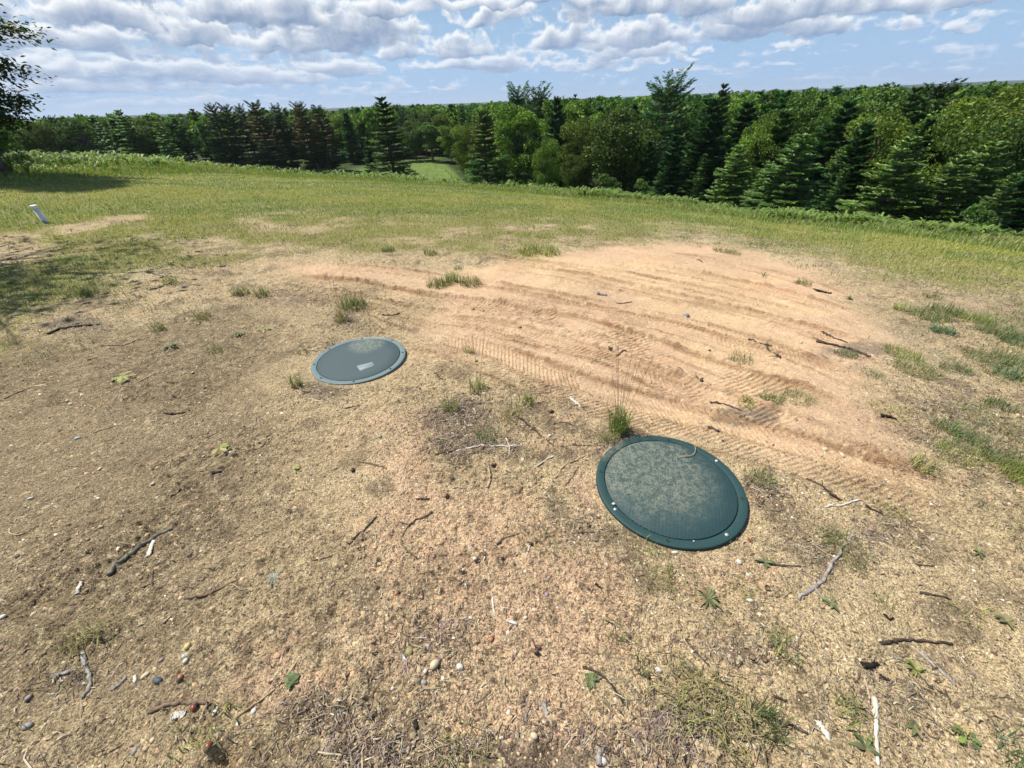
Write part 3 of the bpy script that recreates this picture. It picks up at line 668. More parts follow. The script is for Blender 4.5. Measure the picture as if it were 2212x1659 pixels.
PR = {
 'dec0': tree_proto('broadleaf_tree', 'tree', 10, broad_tree(10, 6.6, .04, 17000, .21, ((.065, .115, .022), (.095, .16, .03), (.04, .075, .016)), 40), leaf_dec),
 'dec1': tree_proto('broadleaf_tree', 'tree', 10, broad_tree(10, 5.6, .02, 15000, .21, BRIGHT), leaf_dec),
 'dec2': tree_proto('broadleaf_tree', 'tree', 10, broad_tree(10, 7.6, .03, 19000, .22, BRIGHT, 60), leaf_dec),
 'dec3': tree_proto('broadleaf_tree', 'tree', 10, broad_tree(10, 4.4, .1, 7000, .24, ((.05, .11, .025), (.075, .15, .035))), leaf_dec),
 'pin0': tree_proto('pine_tree', 'pine', 11, pine_tree(11, 5.6), leaf_pine),
 'pin1': tree_proto('pine_tree', 'pine', 11, pine_tree(11, 4.6, .04, 26, .32, ((.06, .105, .032), (.09, .15, .045), (.035, .075, .026)), .28), leaf_pine),
 'pin2': tree_proto('pine_tree', 'pine', 11, pine_tree(11, 7.0, .03, 22, .40, ((.12, .19, .06), (.17, .25, .085), (.07, .12, .04)), .18, 1.1), leaf_pine),
 'brn0': tree_proto('pine_tree', 'pine', 11, pine_tree(11, 5.4, .08, 22, .30, ((.03, .065, .025), (.04, .08, .03)), .35, 1.25, .22, .75, 0, .55), leaf_pine),
 'brn1': tree_proto('pine_tree', 'pine', 11, pine_tree(11, 5.8, .04, 24, .34, ((.05, .11, .032), (.075, .15, .045)), .3, 1.0, .12, .4), leaf_pine),
 'dark': tree_proto('pine_tree', 'pine', 11, pine_tree(11, 5.0, .06, 22, .30, ((.028, .06, .024), (.04, .085, .03)), .4, 1.3, .22, .12, 0, .5), leaf_pine),
 'tall': tree_proto('pine_tree', 'pine', 14, pine_tree(14, 7.0, .05, 26, .42, ((.035, .08, .032), (.05, .105, .042)), .38, .75, .42, 0, .30, .36), leaf_pine),
 'twin': tree_proto('pine_tree', 'pine', 12, pine_tree(12, 5.4, .1, 22, .36, ((.045, .09, .045), (.06, .115, .055)), .6, .65, .3, 0, .1, .6), leaf_pine),
 'bush': tree_proto('shrub', 'shrub', 3, broad_tree(3, 3.0, 0, 2600, .18, ((.06, .13, .03), (.085, .17, .04)), 16), leaf_dec),
}
USED = set()
def plant(kind, px, py, Rr_, ws, label, group=None, lean=0.0, cat=None):
    """px,py: tip in the photo; Rr_: distance; ws: crown width factor."""
    q = PR[kind]; d = ray3072(px * 3072 / 2212, py * 3072 / 2212); hz = math.hypot(d[0], d[1])
    X_, Y_ = d[0] / hz * Rr_, d[1] / hz * Rr_; zt = HC + d[2] / hz * Rr_; zb = float(Hm(X_, Y_)); hgt = max(zt - zb, 1.0)
    e = empty(q['name'], (X_, Y_, zb - .05)); s = hgt / q['h']; ws = ws * (1.2 if q['kind'] == 'pine' else 1.0); e.scale = (s * ws, s * ws, s); e.rotation_euler = (0, R_(lean), rng.uniform(0, 6.28) if not lean else 0)
    tag(e, label, cat or {'tree': 'tree', 'pine': 'pine tree', 'shrub': 'shrub'}[q['kind']], group)
    link('trunk', q['trunk'], e); link('crown', q['crown'], e)
    return e
TREES = [
 ('dark', 104, 247, 120, 1.0, 'leaning pine just right of the dark tree at the left edge'), ('dec0', 60, 262, 105, 1.2, 'rounded tree partly behind the dark tree at the left edge'),
 ('dec3', 150, 253, 112, 1.3, 'low dark tree two crowns right of the left edge tree'), ('pin1', 196, 252, 118, 1.2, 'slim pine left of the broad pointed pine on the left'),
 ('pin2', 251, 235, 112, .9, 'broad pointed pine standing highest in the left part of the tree line'), ('dec0', 300, 254, 112, 1.1, 'dark round tree right of the broad pointed pine on the left'),
 ('pin2', 335, 262, 104, .8, 'short pale pine low in front of the left tree line'), ('dec3', 372, 252, 118, 1.3, 'dark tree right of the short pale pine'),
 ('pin1', 413, 233, 116, .9, 'small spire topped pine left of the tall dark pines'), ('dark', 451, 219, 108, 1.0, 'first of the tall dark pines from the left'),
 ('dark', 482, 220, 106, 1.0, 'second of the tall dark pines, rounded at the top'), ('dark', 512, 222, 110, .9, 'third of the tall dark pines, left of the brown one'),
 ('brn0', 543, 214, 104, 1.0, 'pine with a large brown crown, leftmost of the brown pines'), ('dark', 592, 221, 106, .9, 'narrow dark pine between two brown crowned pines'),
 ('brn0', 641, 216, 102, 1.0, 'pine with a brown crown, middle of the three brown pines'), ('brn0', 682, 224, 100, 1.1, 'wide brown pine, rightmost of the three brown pines'),
 ('dec1', 735, 243, 120, 1.0, 'light green tree right of the brown pines'), ('dec3', 772, 240, 124, .9, 'thin tree behind and left of the lone pine at the crest'),
 ('pin1', 822, 206, 56, 1.35, 'lone dark green pine standing forward at the crest, left of the meadow gap'), ('pin0', 790, 300, 62, .8, 'shorter pine touching the left side of the lone pine'),
 ('dark', 868, 238, 118, 1.1, 'dark pine just right of the lone pine, beyond the meadow gap'), ('dec0', 910, 240, 122, 1.1, 'dark round tree beyond the meadow gap'),
 ('dec1', 952, 243, 118, 1.0, 'green tree at the far side of the meadow gap'), ('pin1', 996, 226, 96, .8, 'small pointed pine above the round trees right of the meadow gap'),
 ('dec2', 1010, 262, 70, .8, 'light green round tree left behind the brown topped pine'), ('brn1', 1042, 232, 48, 1.15, 'big pine with a rusty brown top right of the meadow gap'),
 ('dec1', 1113, 217, 54, 1.0, 'tall bright green round tree right of the rusty topped pine'), ('twin', 1117, 172, 78, 1.1, 'open pine top rising behind the tall bright green tree, the left of two'),
 ('twin', 1164, 175, 74, 1.25, 'open feathery pine top, the right of two side by side'), ('pin0', 1203, 205, 62, .9, 'grey green pine right of the two open pine tops'),
 ('dec2', 1182, 292, 47, .62, 'small light green round tree in front of the taller ones at the centre'), ('pin1', 1243, 201, 88, .6, 'narrow pine spire left of the big dark round tree'),
 ('dec2', 1262, 250, 56, .8, 'broad green tree between the narrow spires and the big round tree'), ('pin1', 1282, 208, 92, .6, 'second narrow pine spire left of the big dark round tree'),
 ('dec0', 1355, 228, 50, 1.15, 'big dark round tree left of the tallest pine'), ('pin1', 1339, 211, 95, .6, 'pine tip just above the big dark round tree'),
 ('tall', 1452, 135, 58, .95, 'tallest pine with a wide open crown standing high above the tree line'), ('pin0', 1462, 285, 44, .9, 'lower pine in front of the trunk of the tallest pine'),
 ('bush', 1314, 374, 38, 1.0, 'round shrub at the foot of the big dark round tree'), ('bush', 1393, 384, 36, .8, 'small conical shrub left of the lower pine'),
 ('pin1', 1567, 177, 62, .8, 'pointed pine right of the tallest pine'), ('pin0', 1545, 205, 56, 1.0, 'wide pine under the pointed pine right of the tallest'),
 ('pin0', 1620, 212, 60, 1.2, 'green pine right of the pointed pine'), ('dec2', 1665, 240, 50, .7, 'round tree with yellow green leaves left of the plumed pine'),
 ('pin2', 1740, 285, 38, 1.25, 'large pine with pale drooping plumes right of the centre'), ('pin1', 1782, 203, 62, .9, 'pointed green pine behind the large plumed pine'),
 ('pin0', 1840, 208, 56, 1.1, 'wide green pine between the two plumed pines'), ('pin0', 1880, 255, 46, 1.0, 'dark pine behind the gap between the two plumed pines'),
 ('pin2', 1975, 290, 34, 1.2, 'pine with a reddish tip and pale plumes at the right'), ('pin1', 1984, 183, 58, .9, 'pointed dark tree left of the wide pine on the right skyline'),
 ('dark', 2047, 168, 60, 1.25, 'wide topped pine on the right skyline'), ('dec3', 2118, 182, 58, 1.3, 'wispy tree right of the wide topped pine'),
 ('dec1', 2180, 172, 56, 1.2, 'highest green tree at the right edge of the skyline'), ('dec2', 2125, 222, 46, .95, 'big bright green round tree near the right edge'),
 ('pin2', 2085, 330, 34, 1.1, 'dark pine low between the plumed pine and the right edge'), ('dec0', 2212, 240, 42, 1.0, 'green tree cut by the right edge of the picture'),
 ('pin2', 2200, 370, 31, .8, 'low dark pine at the right edge above the ferns'), ('pin2', 1600, 310, 44, 1.1, 'mid green pine below the pointed pine'),
 ('bush', 2130, 440, 27, .9, 'low shrub in front of the pines at the right edge'), ('pin1', 1830, 360, 37, .9, 'small pine squeezed between the two plumed pines'),
 ('dec0', 1240, 330, 50, .8, 'shaded low tree right of the small light green tree'), ('dec3', 1090, 330, 50, 1.1, 'shaded tree right of the rusty topped pine'),
 ('pin0', 1405, 300, 47, 1.1, 'dark pine left of the trunk of the tallest pine'), ('pin1', 1525, 330, 43, .8, 'slender pine right of the lower pine'),
 ('dec2', 1930, 232, 50, .8, 'bright green tree behind the reddish tipped pine'), ('pin0', 2270, 330, 36, 1.0, 'pine just off the right edge of the picture'),
]
TREES += [('dec3', 925, 262, 106, 1.5, 'low round tree closing the back of the meadow gap'), ('dec0', 887, 258, 110, 1.2, 'shaded tree at the back left of the meadow gap'), ('dec1', 968, 268, 102, 1.1, 'light green tree at the back right of the meadow gap'),
 ('pin2', 1665, 345, 40, 1.0, 'low plumed pine between the slender pine and the large plumed pine'), ('pin0', 1700, 232, 50, 1.1, 'tall dark pine left behind the large plumed pine'),
 ('pin2', 2160, 300, 36, 1.1, 'plumed pine close to the right edge, above the low dark one'), ('pin0', 2020, 250, 46, 1.1, 'dark pine right behind the reddish tipped pine')]
for (k, px, py, R0, ws, lab) in TREES: plant(k, px, py, R0, ws, lab)
# --- the unbroken wood behind: one mass
def wood(N0, r0, r1, nface, tops, seed):
    global rng
    L = []
    xs, ys, rs, as_ = sample_polar(N0, r0, r1, -62, 62, -.5)
    for i in range(N0):
        q = PR[['dec0', 'dec1', 'dec3', 'pin0', 'pin1', 'dec2', 'dark'][rng.integers(0, 7)]]; Fq = q['F']; nf = min(nface, len(Fq) // 2)
        a_ = math.degrees(as_[i])
        s0 = rng.choice(len(Fq) // 2, nf, replace=False); tri = np.concatenate([Fq[s0], Fq[s0 + len(Fq) // 2]]) if False else None
        qi = s0; V4 = q['V'].reshape(-1, 4, 3)[qi]; cc = q['c'].reshape(-1, 4, 3)[qi]
        top = tops(a_, rs[i]) + rng.uniform(-1.3, .9); zb = float(Hm(xs[i], ys[i])); hh = max(top - zb, 5); s = hh / q['h']
        ctr = V4.mean(1, keepdims=True); grow = min(3.2, math.sqrt(len(q['V']) / 4 / nf) if r0 > 75 else 1.3) * .95
        V4 = ctr + (V4 - ctr) * grow
        an = rng.uniform(0, 6.28); ca, sa = math.cos(an), math.sin(an); wsx = s * rng.uniform(.85, 1.25)
        X_ = (V4[..., 0] * ca - V4[..., 1] * sa) * wsx + xs[i]; Y_ = (V4[..., 0] * sa + V4[..., 1] * ca) * wsx + ys[i]; Z_ = V4[..., 2] * s + zb
        L.append((np.stack([X_, Y_, Z_], -1).reshape(-1, 3), cc.reshape(-1, 3) * rng.uniform(.8, 1.25)))
    V = np.concatenate([l[0] for l in L]); c = np.concatenate([l[1] for l in L]); F = np.arange(len(V)).reshape(-1, 4)
    return V, F, c
rF = lambda a_: np.interp(a_, [-60, -30, -20, -12, -8, 5, 20, 35, 50, 62], [116, 110, 106, 126, 128, 68, 62, 56, 52, 50])
def tops(a_, r_): return HC + np.interp(r_, [40, 120, 400, 1500], [-.2, .2, .2, .8]) + np.interp(a_, [-60, 10, 30, 45, 55], [0, 0, -.6, -.3, 0]) * np.clip((90 - r_) / 30, 0, 1)
Vg, Fg, cg = wood(420, 122, 160, 2200, tops, 6)
V1, F1, c1 = wood(560, 78, 175, 2200, tops, 1)
def cull(V, F, c, mul=1.0):
    ctr = V.reshape(-1, 4, 3).mean(1); r_ = np.hypot(ctr[:, 0], ctr[:, 1]); a_ = np.degrees(np.arctan2(ctr[:, 0], ctr[:, 1])); k = r_ > rF(a_)
    return V.reshape(-1, 4, 3)[k].reshape(-1, 3), c.reshape(-1, 4, 3)[k].reshape(-1, 3)
V1, c1 = cull(V1, F1, c1); Vg, cg = cull(Vg, Fg, cg); _m = Vg.reshape(-1, 4, 3).mean(1); _k = np.abs(np.degrees(np.arctan2(_m[:, 0], _m[:, 1])) + 12) < 12; Vg = Vg.reshape(-1, 4, 3)[_k].reshape(-1, 3); cg = cg.reshape(-1, 4, 3)[_k].reshape(-1, 3)
V0, F0_, c0 = wood(130, 50, 84, 6500, tops, 4); V0, c0 = cull(V0, F0_, c0)
V2, F2_, c2 = wood(900, 165, 420, 420, tops, 2)
V3, F3_, c3 = wood(2600, 400, 1600, 60, tops, 3)
V = np.concatenate([V0, V1, V2, V3, Vg]); c = np.concatenate([c0, c1, c2, c3, cg])
tag(link('woodland', mesh('woodland', V, np.arange(len(V)).reshape(-1, 4), c, False, [leaf_dec])), 'unbroken mixed wood stretching away behind the first row of trees', 'woodland', kind='stuff')
# --- low wooded ridge on the horizon
aa = np.radians(np.linspace(-75, 75, 900)); rows = [(1500, -16), (1900, -6), (2600, -2.5), (3600, 8), (4600, 19)]
V = []
for i, (r_, zt) in enumerate(rows):
    xx, yy = r_ * np.sin(aa), r_ * np.cos(aa)
    zz = zt + 3 * fbm(xx, yy, 500, 3, 400) + 1.8 * fbm(xx, yy, 40, 2, 402) + (4 + 14 * np.clip(np.degrees(aa) / 45, -.6, 1)) * (i / 4) * .35
    V.append(np.stack([xx, yy, zz], -1))
V = np.array(V); n_ = len(aa); idx = np.arange(len(rows) * n_).reshape(len(rows), n_)
F = np.stack([idx[:-1, :-1], idx[:-1, 1:], idx[1:, 1:], idx[1:, :-1]], -1).reshape(-1, 4)
hill_m = simple('far_forest', (.028, .05, .032), .95, .05, noise=(.04, .07, .04), nscale=.02)
tag(link('hills', mesh('hills', V.reshape(-1, 3), F, None, True, [hill_m])), kind='structure')
# ------------------------------------------------------------------ near broadleaf tree at the left edge (and the one beside it, out of frame, whose shade falls on the lawn)
def oak(name, X_, Y_, hgt, rad, z_lo, label, leafn, leaf=.13, trunk_lean=(-.5, 0)):
    zb = float(Hm(X_, Y_)); e = empty(name, (X_, Y_, zb - .05)); tag(e, label, 'tree')
    tl = []; L = []
    top = np.array([trunk_lean[0] * 2.2, trunk_lean[1], hgt * .92])
    tp = [np.array([0, 0, -.4]), np.array([trunk_lean[0] * .5, 0, hgt * .22]), np.array([trunk_lean[0] * 1.4, .1, hgt * .5]), top]
    tl.append((smooth(tp, 10), np.linspace(.24, .04, 10), 8))
    spine = smooth(tp, 60)
    nb = 64
    for i in range(nb):
        t = z_lo + (1 - z_lo) * (i + .5) / nb; z0 = t * hgt; s0 = spine[int(min(59, t * 60))].copy()
        an = i * 2.39996 + rng.uniform(-.3, .3); R0 = rad * (1 - max(0, t - .5) * 1.5) * rng.uniform(.5, 1.15)
        d = np.array([math.cos(an), math.sin(an), 0]); rise = .25 + .5 * t
        bp = [s0, s0 + d * R0 * .5 + [0, 0, R0 * rise * .35], s0 + d * R0 + [0, 0, R0 * rise * .25]]
        B_ = smooth(bp, 8); tl.append((B_, np.linspace(.05, .006, 8) * (1.2 - t * .5), 5))
        for j in range(11):
            u = rng.uniform(.3, 1.0); b0 = B_[int(u * 7)]; a2 = an + rng.choice([-1, 1]) * rng.uniform(.3, 1.2); l2 = R0 * rng.uniform(.18, .38)
            d2 = np.array([math.cos(a2), math.sin(a2), rng.uniform(-.25, .25)]); e2 = b0 + d2 * l2 + [0, 0, -.12 * l2]
            tl.append((np.array([b0, (b0 + e2) / 2 + [0, 0, .05], e2]), [.014, .008, .003], 4))
            k = leafn; s = rng.uniform(.15, 1.08, k)[:, None]; P = b0 + (e2 - b0) * s + rng.normal(0, .26, (k, 3)) * [1, 1, .6]
            D = d2 + rng.normal(0, .6, (k, 3)) - [0, 0, .2]
            L.append(cards(P, D, np.array([0, 0, 1.0]) + unit(k) * .6, rng.uniform(.7, 1.2, k) * leaf, rng.uniform(.45, .7, k) * leaf, pick([(.045, .085, .022), (.06, .12, .028), (.035, .065, .02)], k)))
    V, F, c = join(L); link('crown', mesh('crown', V, F, c, False, [leaf_dec]), e)
    # thick tubes
    V = []; F = []
    for P, r_, ns in tl:
        v, f = tube(P, r_, ns); b = len(V); V += v; F += [tuple(b + i for i in q) for q in f]
    link('trunk', mesh('trunk', V, F, None, True, [bark_m]), e)
    return e
d = ray3072(26 * 3072 / 2212, 374 * 3072 / 2212); az0 = math.atan2(d[0], d[1])
oak('broadleaf_tree', 23 * math.sin(az0 - .008), 23 * math.cos(az0 - .008), 13.5, 2.6, .20, 'dark leafy tree cut by the left edge with branches hanging into the sky', 52, .15)
oak('broadleaf_tree', -8.5, 5.1, 9.5, 3.2, .38, 'leafy tree outside the left edge that shades the near lawn', 5)
oak('broadleaf_tree', -28.5, 22.5, 19, 6.5, .40, 'tall tree outside the left edge that shades the far lawn', 14, .2)
q = W_((22, 362))[0]; zb = float(Hm(*q))
e = empty('shrub', (q[0], q[1], zb)); e.scale = (.55, .55, .55); tag(e, 'dark shrub growing at the foot of the tree at the left edge', 'shrub'); link('trunk', PR['bush']['trunk'], e); link('crown', PR['bush']['crown'], e)
# ------------------------------------------------------------------ round access covers
def lathe(prof, n=96):
    V = [(r * math.cos(2 * math.pi * k / n), r * math.sin(2 * math.pi * k / n), z) for r, z in prof for k in range(n)]
    F = [(i * n + k, i * n + (k + 1) % n, (i + 1) * n + (k + 1) % n, (i + 1) * n + k) for i in range(len(prof) - 1) for k in range(n)]
    return V, F
def lid_mat(name, base, dusty, dust_off, cover, ridge):
    m, N = material(name); p = N.new('ShaderNodeBsdfPrincipled'); tc_ = N.new('ShaderNodeTexCoord'); ob = tc_.outputs['Object']
    mp = N.new('ShaderNodeMapping'); N.l.new(ob, mp.inputs[0]); mp.inputs['Location'].default_value = (*dust_off, 0)
    gr = N.new('ShaderNodeVectorMath', operation='LENGTH'); N.l.new(mp.outputs[0], gr.inputs[0])
    area = N.mrange(gr.outputs['Value'], cover * .35, cover * 1.15, 1.0, 0.0)
    a1 = N.noise(ob, 14, 5, .6); a2 = N.noise(ob, 170, 4, .7); a3 = N.noise(ob, 45, 4, .65)
    dm = N.math('MULTIPLY', N.mrange(N.math('ADD', area, N.math('MULTIPLY', N.math('SUBTRACT', a1, .5), .9)), .1, 1.0), N.mrange(N.math('ADD', N.math('MULTIPLY', a2, .6), N.math('MULTIPLY', a3, .4)), .44, .58, .1, 1.0))
    sp2 = N.math('MULTIPLY', N.mrange(N.noise(ob, 300, 2, .5), .64, .72), .35)
    colr = N.mix(N.math('MULTIPLY', N.math('MAXIMUM', dm, sp2), .62), base, dusty)
    N.l.new(colr, p.inputs['Base Color']); p.inputs['Roughness'].default_value = .62; p.inputs['Specular IOR Level'].default_value = .35
    if ridge:
        wv = N.new('ShaderNodeTexWave', wave_type='BANDS', bands_direction='Y'); wv.inputs['Scale'].default_value = 42; wv.inputs['Distortion'].default_value = .5
        wv2 = N.new('ShaderNodeTexWave', wave_type='BANDS', bands_direction='X'); wv2.inputs['Scale'].default_value = 21
        mp2 = N.new('ShaderNodeMapping'); mp2.inputs['Rotation'].default_value = (0, 0, .35); N.l.new(ob, mp2.inputs[0]); N.l.new(mp2.outputs[0], wv.inputs[0]); N.l.new(mp2.outputs[0], wv2.inputs[0])
        b = N.new('ShaderNodeBump'); b.inputs['Distance'].default_value = .0013; b.inputs['Strength'].default_value = .8
        N.l.new(N.math('ADD', N.math('MULTIPLY', wv.outputs['Fac'], N.mrange(wv2.outputs['Fac'], 0, .35, .55, 1.0)), N.math('MULTIPLY', a2, .5)), b.inputs['Height']); N.l.new(b.outputs[0], p.inputs['Normal'])
    o = N.new('ShaderNodeOutputMaterial'); N.l.new(p.outputs[0], o.inputs[0]); return m
steel = simple('screw_steel', (.62, .62, .6), .35, .5, metal=.6); blackm = simple('dark_recess', (.02, .03, .03), .7)
def cover(cx, cy, zc, tilt, rim_mat, disc_mat, r_in, screws, label, group=None):
    e = empty('access_cover', (cx, cy, zc)); e.rotation_euler = tilt; tag(e, label, 'manhole cover')
    V, F = lathe([(.330, -.06), (.330, .004), (.3295, .0085), (.3275, .0105), (.324, .0112), (r_in + .004, .0115), (r_in + .002, .0105), (r_in + .001, .003)])
    link('rim', mesh('rim', V, F, None, True, [rim_mat]), e)
    V, F = lathe([(r_in - .001, .003), (r_in - .002, .0108), (r_in - .004, .0122), (r_in * .7, .0150), (r_in * .35, .0170), (.0001, .0176)])
    link('lid_panel', mesh('lid_panel', V, F, None, True, [disc_mat]), e)
    for (sx, sy, st) in screws:
        if st == 's': pr = [(.0075, .009), (.0075, .0135), (.006, .0158), (.0035, .0168), (.0001, .0168)]
        else: pr = [(.0075, .0100), (.0075, .0130), (.0055, .0134), (.0048, .0122), (.0001, .0122)]
        V, F = lathe(pr, 20); V = [(a_ + sx, b_ + sy, c_) for a_, b_, c_ in V]
        link('screw', mesh('screw', V, F, None, False, [steel if st == 's' else blackm]), e)
    return e
def onlid(reg, pts, cx, cy, zc):      # pixels on a lid's own plane
    out = []
    for (x_, y_, *st) in pts:
        o_ = REG[reg]; dd = ray3072(o_[0] + x_ / o_[2], o_[1] + y_ / o_[2]); t_ = (zc + .017 - HC) / dd[2]; out.append((dd[0] * t_ - cx, dd[1] * t_ - cy, *st))
    return out
BZ, SZ = -.024, -.040
def proj_c(reg, x_, y_, zc):
    return onlid(reg, [(x_, y_)], 0, 0, zc)[0]
green = lid_mat('green_plastic', (.016, .050, .050), (.22, .20, .14), (.22, -.24), .12, False)
greend = lid_mat('green_tread_panel', (.020, .052, .056), (.27, .27, .19), (.06, -.09), .36, True)
bc = LIDXY[0]; sc_ = LIDXY[1]
scr = onlid('L', [(346, 550, 'd'), (1045, 245, 'd'), (1525, 448, 's'), (1800, 828, 'd'), (1622, 1185, 's'), (1035, 1250, 'd'), (485, 945, 's')], bc[0], bc[1], BZ)
scr = [(a_ / math.hypot(a_, b_) * .308, b_ / math.hypot(a_, b_) * .308, s_) for a_, b_, s_ in scr]
big_lid = cover(bc[0], bc[1], BZ, (0, 0, 0), green, greend, .290, scr, 'large dark green round plastic cover, nearest the camera, dusted with sand')
V, F = lathe([(.016, .016), (.015, .0200), (.012, .0200), (.011, .0182), (.007, .0182), (.006, .0200), (.0001, .0200)], 32); link('centre_boss', mesh('centre_boss', V, F, None, True, [greend]), big_lid)
greyr = lid_mat('weathered_rim', (.125, .175, .18), (.36, .34, .26), (0, -.33), .16, False)
greyd = lid_mat('weathered_panel', (.042, .072, .078), (.26, .28, .21), (.0, -.20), .17, True)
scr = onlid('S', [(345, 780, 'd'), (635, 538, 'd'), (1130, 388, 'd'), (1590, 408, 'd'), (1783, 585, 'd'), (1563, 838, 'd'), (1007, 1028, 'd'), (482, 993, 'd')], sc_[0], sc_[1], SZ)
scr = [(a_ / math.hypot(a_, b_) * .309, b_ / math.hypot(a_, b_) * .309, s_) for a_, b_, s_ in scr]
small_lid = cover(sc_[0], sc_[1], SZ, (0, 0, 0), greyr, greyd, .290, scr, 'round cover farther away with a pale grey rim and a small plate on it')
q = np.array([t_[:2] for t_ in onlid('S', [(1040, 820), (1310, 748), (1368, 808), (1105, 900)], sc_[0], sc_[1], SZ)])
q = q.mean(0) + (q - q.mean(0)) * 1.0
V = [(*p_, .0115) for p_ in q] + [(*(q.mean(0) + (p_ - q.mean(0)) * .93), .0178) for p_ in q]
F = [(4, 5, 6, 7)] + [(i, (i + 1) % 4, 4 + (i + 1) % 4, 4 + i) for i in range(4)]
link('name_plate', mesh('name_plate', V, F, None, False, [simple('plate', (.23, .30, .29), .55, .4, noise=(.17, .23, .22), nscale=90)]), small_lid)
# embossed lines of worn lettering on the plate
u_ = (q[1] - q[0]); v_ = (q[3] - q[0]); V = []; F = []
for row in (.3, .55, .78):
    s = .1
    while s < .88:
        l_ = rng.uniform(.03, .08); a_ = q[0] + u_ * s + v_ * row; b_ = q[0] + u_ * (s + l_) + v_ * row; w2 = v_ * .055; n0 = len(V)
        for p_ in (a_ - w2, b_ - w2, b_ + w2, a_ + w2): V.append((*p_, .0180))
        for p_ in (a_ - w2, b_ - w2, b_ + w2, a_ + w2): V.append((*(p_ * .98 + (a_ + b_) / 2 * .02), .0189))
        F += [(n0 + 4, n0 + 5, n0 + 6, n0 + 7)] + [(n0 + i, n0 + (i + 1) % 4, n0 + 4 + (i + 1) % 4, n0 + 4 + i) for i in range(4)]; s += l_ + .03
link('raised_lines', mesh('raised_lines', V, F, None, False, [simple('plate_lines', (.28, .35, .34), .5)]), bpy.data.objects['name_plate'])
# ------------------------------------------------------------------ white pipe
q = hit(60 + 850 / 11.06, 570 + 1070 / 11.06); zb = H1(*q)
pvc = simple('white_pipe_plastic', (.80, .81, .82), .35, .5, noise=(.70, .72, .73), nscale=9)
e = empty('vent_pipe', (q[0], q[1], zb)); az_ = math.atan2(q[0], q[1]); e.rotation_euler = (0, 0, -az_)
tag(e, 'white plastic pipe with a cap leaning out of the lawn on the left', 'pipe')
tl = Matrix.Scale(.82, 4) @ Matrix.Rotation(R_(-3), 4, 'Y') @ Matrix.Rotation(R_(3), 4, 'X')
def tilt(V): return [tuple(tl @ Vector(v)) for v in V]
V, F = lathe([(.052, -.12), (.052, .30), (.047, .30), (.047, .1)], 32); link('pipe', mesh('pipe', tilt(V), F, None, True, [pvc]), e)
V, F = lathe([(.054, .285), (.0605, .287), (.0605, .338), (.057, .343), (.018, .343), (.016, .338), (.016, .333)], 32); cp = link('cap', mesh('cap', tilt(V), F, None, False, [pvc]), e)
V, F = lathe([(.0155, .3335), (.0155, .334), (.0001, .334)], 20); link('cap_hole', mesh('cap_hole', tilt(V), F, None, False, [blackm]), cp)
# ------------------------------------------------------------------ single finds on the sand
def gz(P, off=0.0):
    P = np.asarray(P); return np.column_stack([P, H(P[:, 0], P[:, 1]) + off])
STK = {'dark': ((.035, .026, .02), (.09, .07, .055)), 'brown': ((.12, .08, .055), (.22, .16, .11)), 'grey': ((.20, .175, .155), (.36, .33, .30)), 'pale': ((.46, .41, .34), (.66, .62, .54)),
       'tan': ((.30, .22, .13), (.46, .36, .22)), 'lichen': ((.085, .075, .06), (.24, .225, .18)), 'char': ((.012, .010, .009), (.03, .025, .02))}
STM = {k: simple('stick_' + k, a_, .85, .15, noise=b_, nscale=45, bump=.002) for k, (a_, b_) in STK.items()}
def stick(reg, pts, rad, kind, label, flat=1.0, cat='stick', twigs=0, lift=0.0, name='stick'):
    P2 = smooth(gl(reg, *pts), 20) if len(pts) > 2 else smooth(gl(reg, *pts), 10)
    n = len(P2); L = np.linalg.norm(P2[-1] - P2[0]); wob = rng.normal(0, 1, (n, 2)) * min(.003, L * .006); P2 = P2 + wob
    g0 = H(P2[:, 0], P2[:, 1]); t = np.linspace(0, 1, n); base = np.maximum(g0, np.interp(t, t[[0, n // 2, -1]], g0[[0, n // 2, -1]]) - .002)
    r_ = rad * (1 - .35 * t) * (1 + rng.normal(0, .14, n)).clip(.6, 1.5); r_[0] *= .75; r_[-1] *= .55
    zz = base + r_ * .40 * flat + lift * np.sin(t * math.pi)
    P = np.column_stack([P2, zz]); c0 = P[0].copy(); V, F = tube(P - c0, r_, 8); V = np.array(V)
    V += rng.normal(0, rad * .15, V.shape)
    if flat < 1:
        for i in range(n): zc = P[i, 2] - c0[2]; V[i * 8:(i + 1) * 8, 2] = zc + (V[i * 8:(i + 1) * 8, 2] - zc) * flat
    V = V.tolist(); m = len(V)
    V.append(((P[0] - c0)).tolist()); V.append(((P[-1] - c0)).tolist())
    F4 = [tuple(f) for f in F] + [(m, (k + 2) % 8, (k + 1) % 8, k) for k in range(0, 8, 2)] + [(m + 1, (n - 1) * 8 + k, (n - 1) * 8 + (k + 1) % 8, (n - 1) * 8 + (k + 2) % 8) for k in range(0, 8, 2)]
    for q_ in range(twigs):
        i = rng.integers(2, n - 2); a_ = rng.uniform(0, 6.28); l_ = L * rng.uniform(.12, .3); st = P[i] - c0; d_ = np.array([math.cos(a_), math.sin(a_), .12])
        tv, tf = tube(np.array([st, st + d_ * l_ * .5, st + d_ * l_ + [0, 0, -.004]]), np.array([r_[i] * .5, r_[i] * .4, r_[i] * .15]), 8)
        b_ = len(V); V += [list(v_) for v_ in tv]; F4 += [tuple(b_ + i_ for i_ in f_) for f_ in tf]
    o_ = link(name, mesh(name, V, F4, None, True, [STM[kind]]), None, c0); return tag(o_, label, cat)
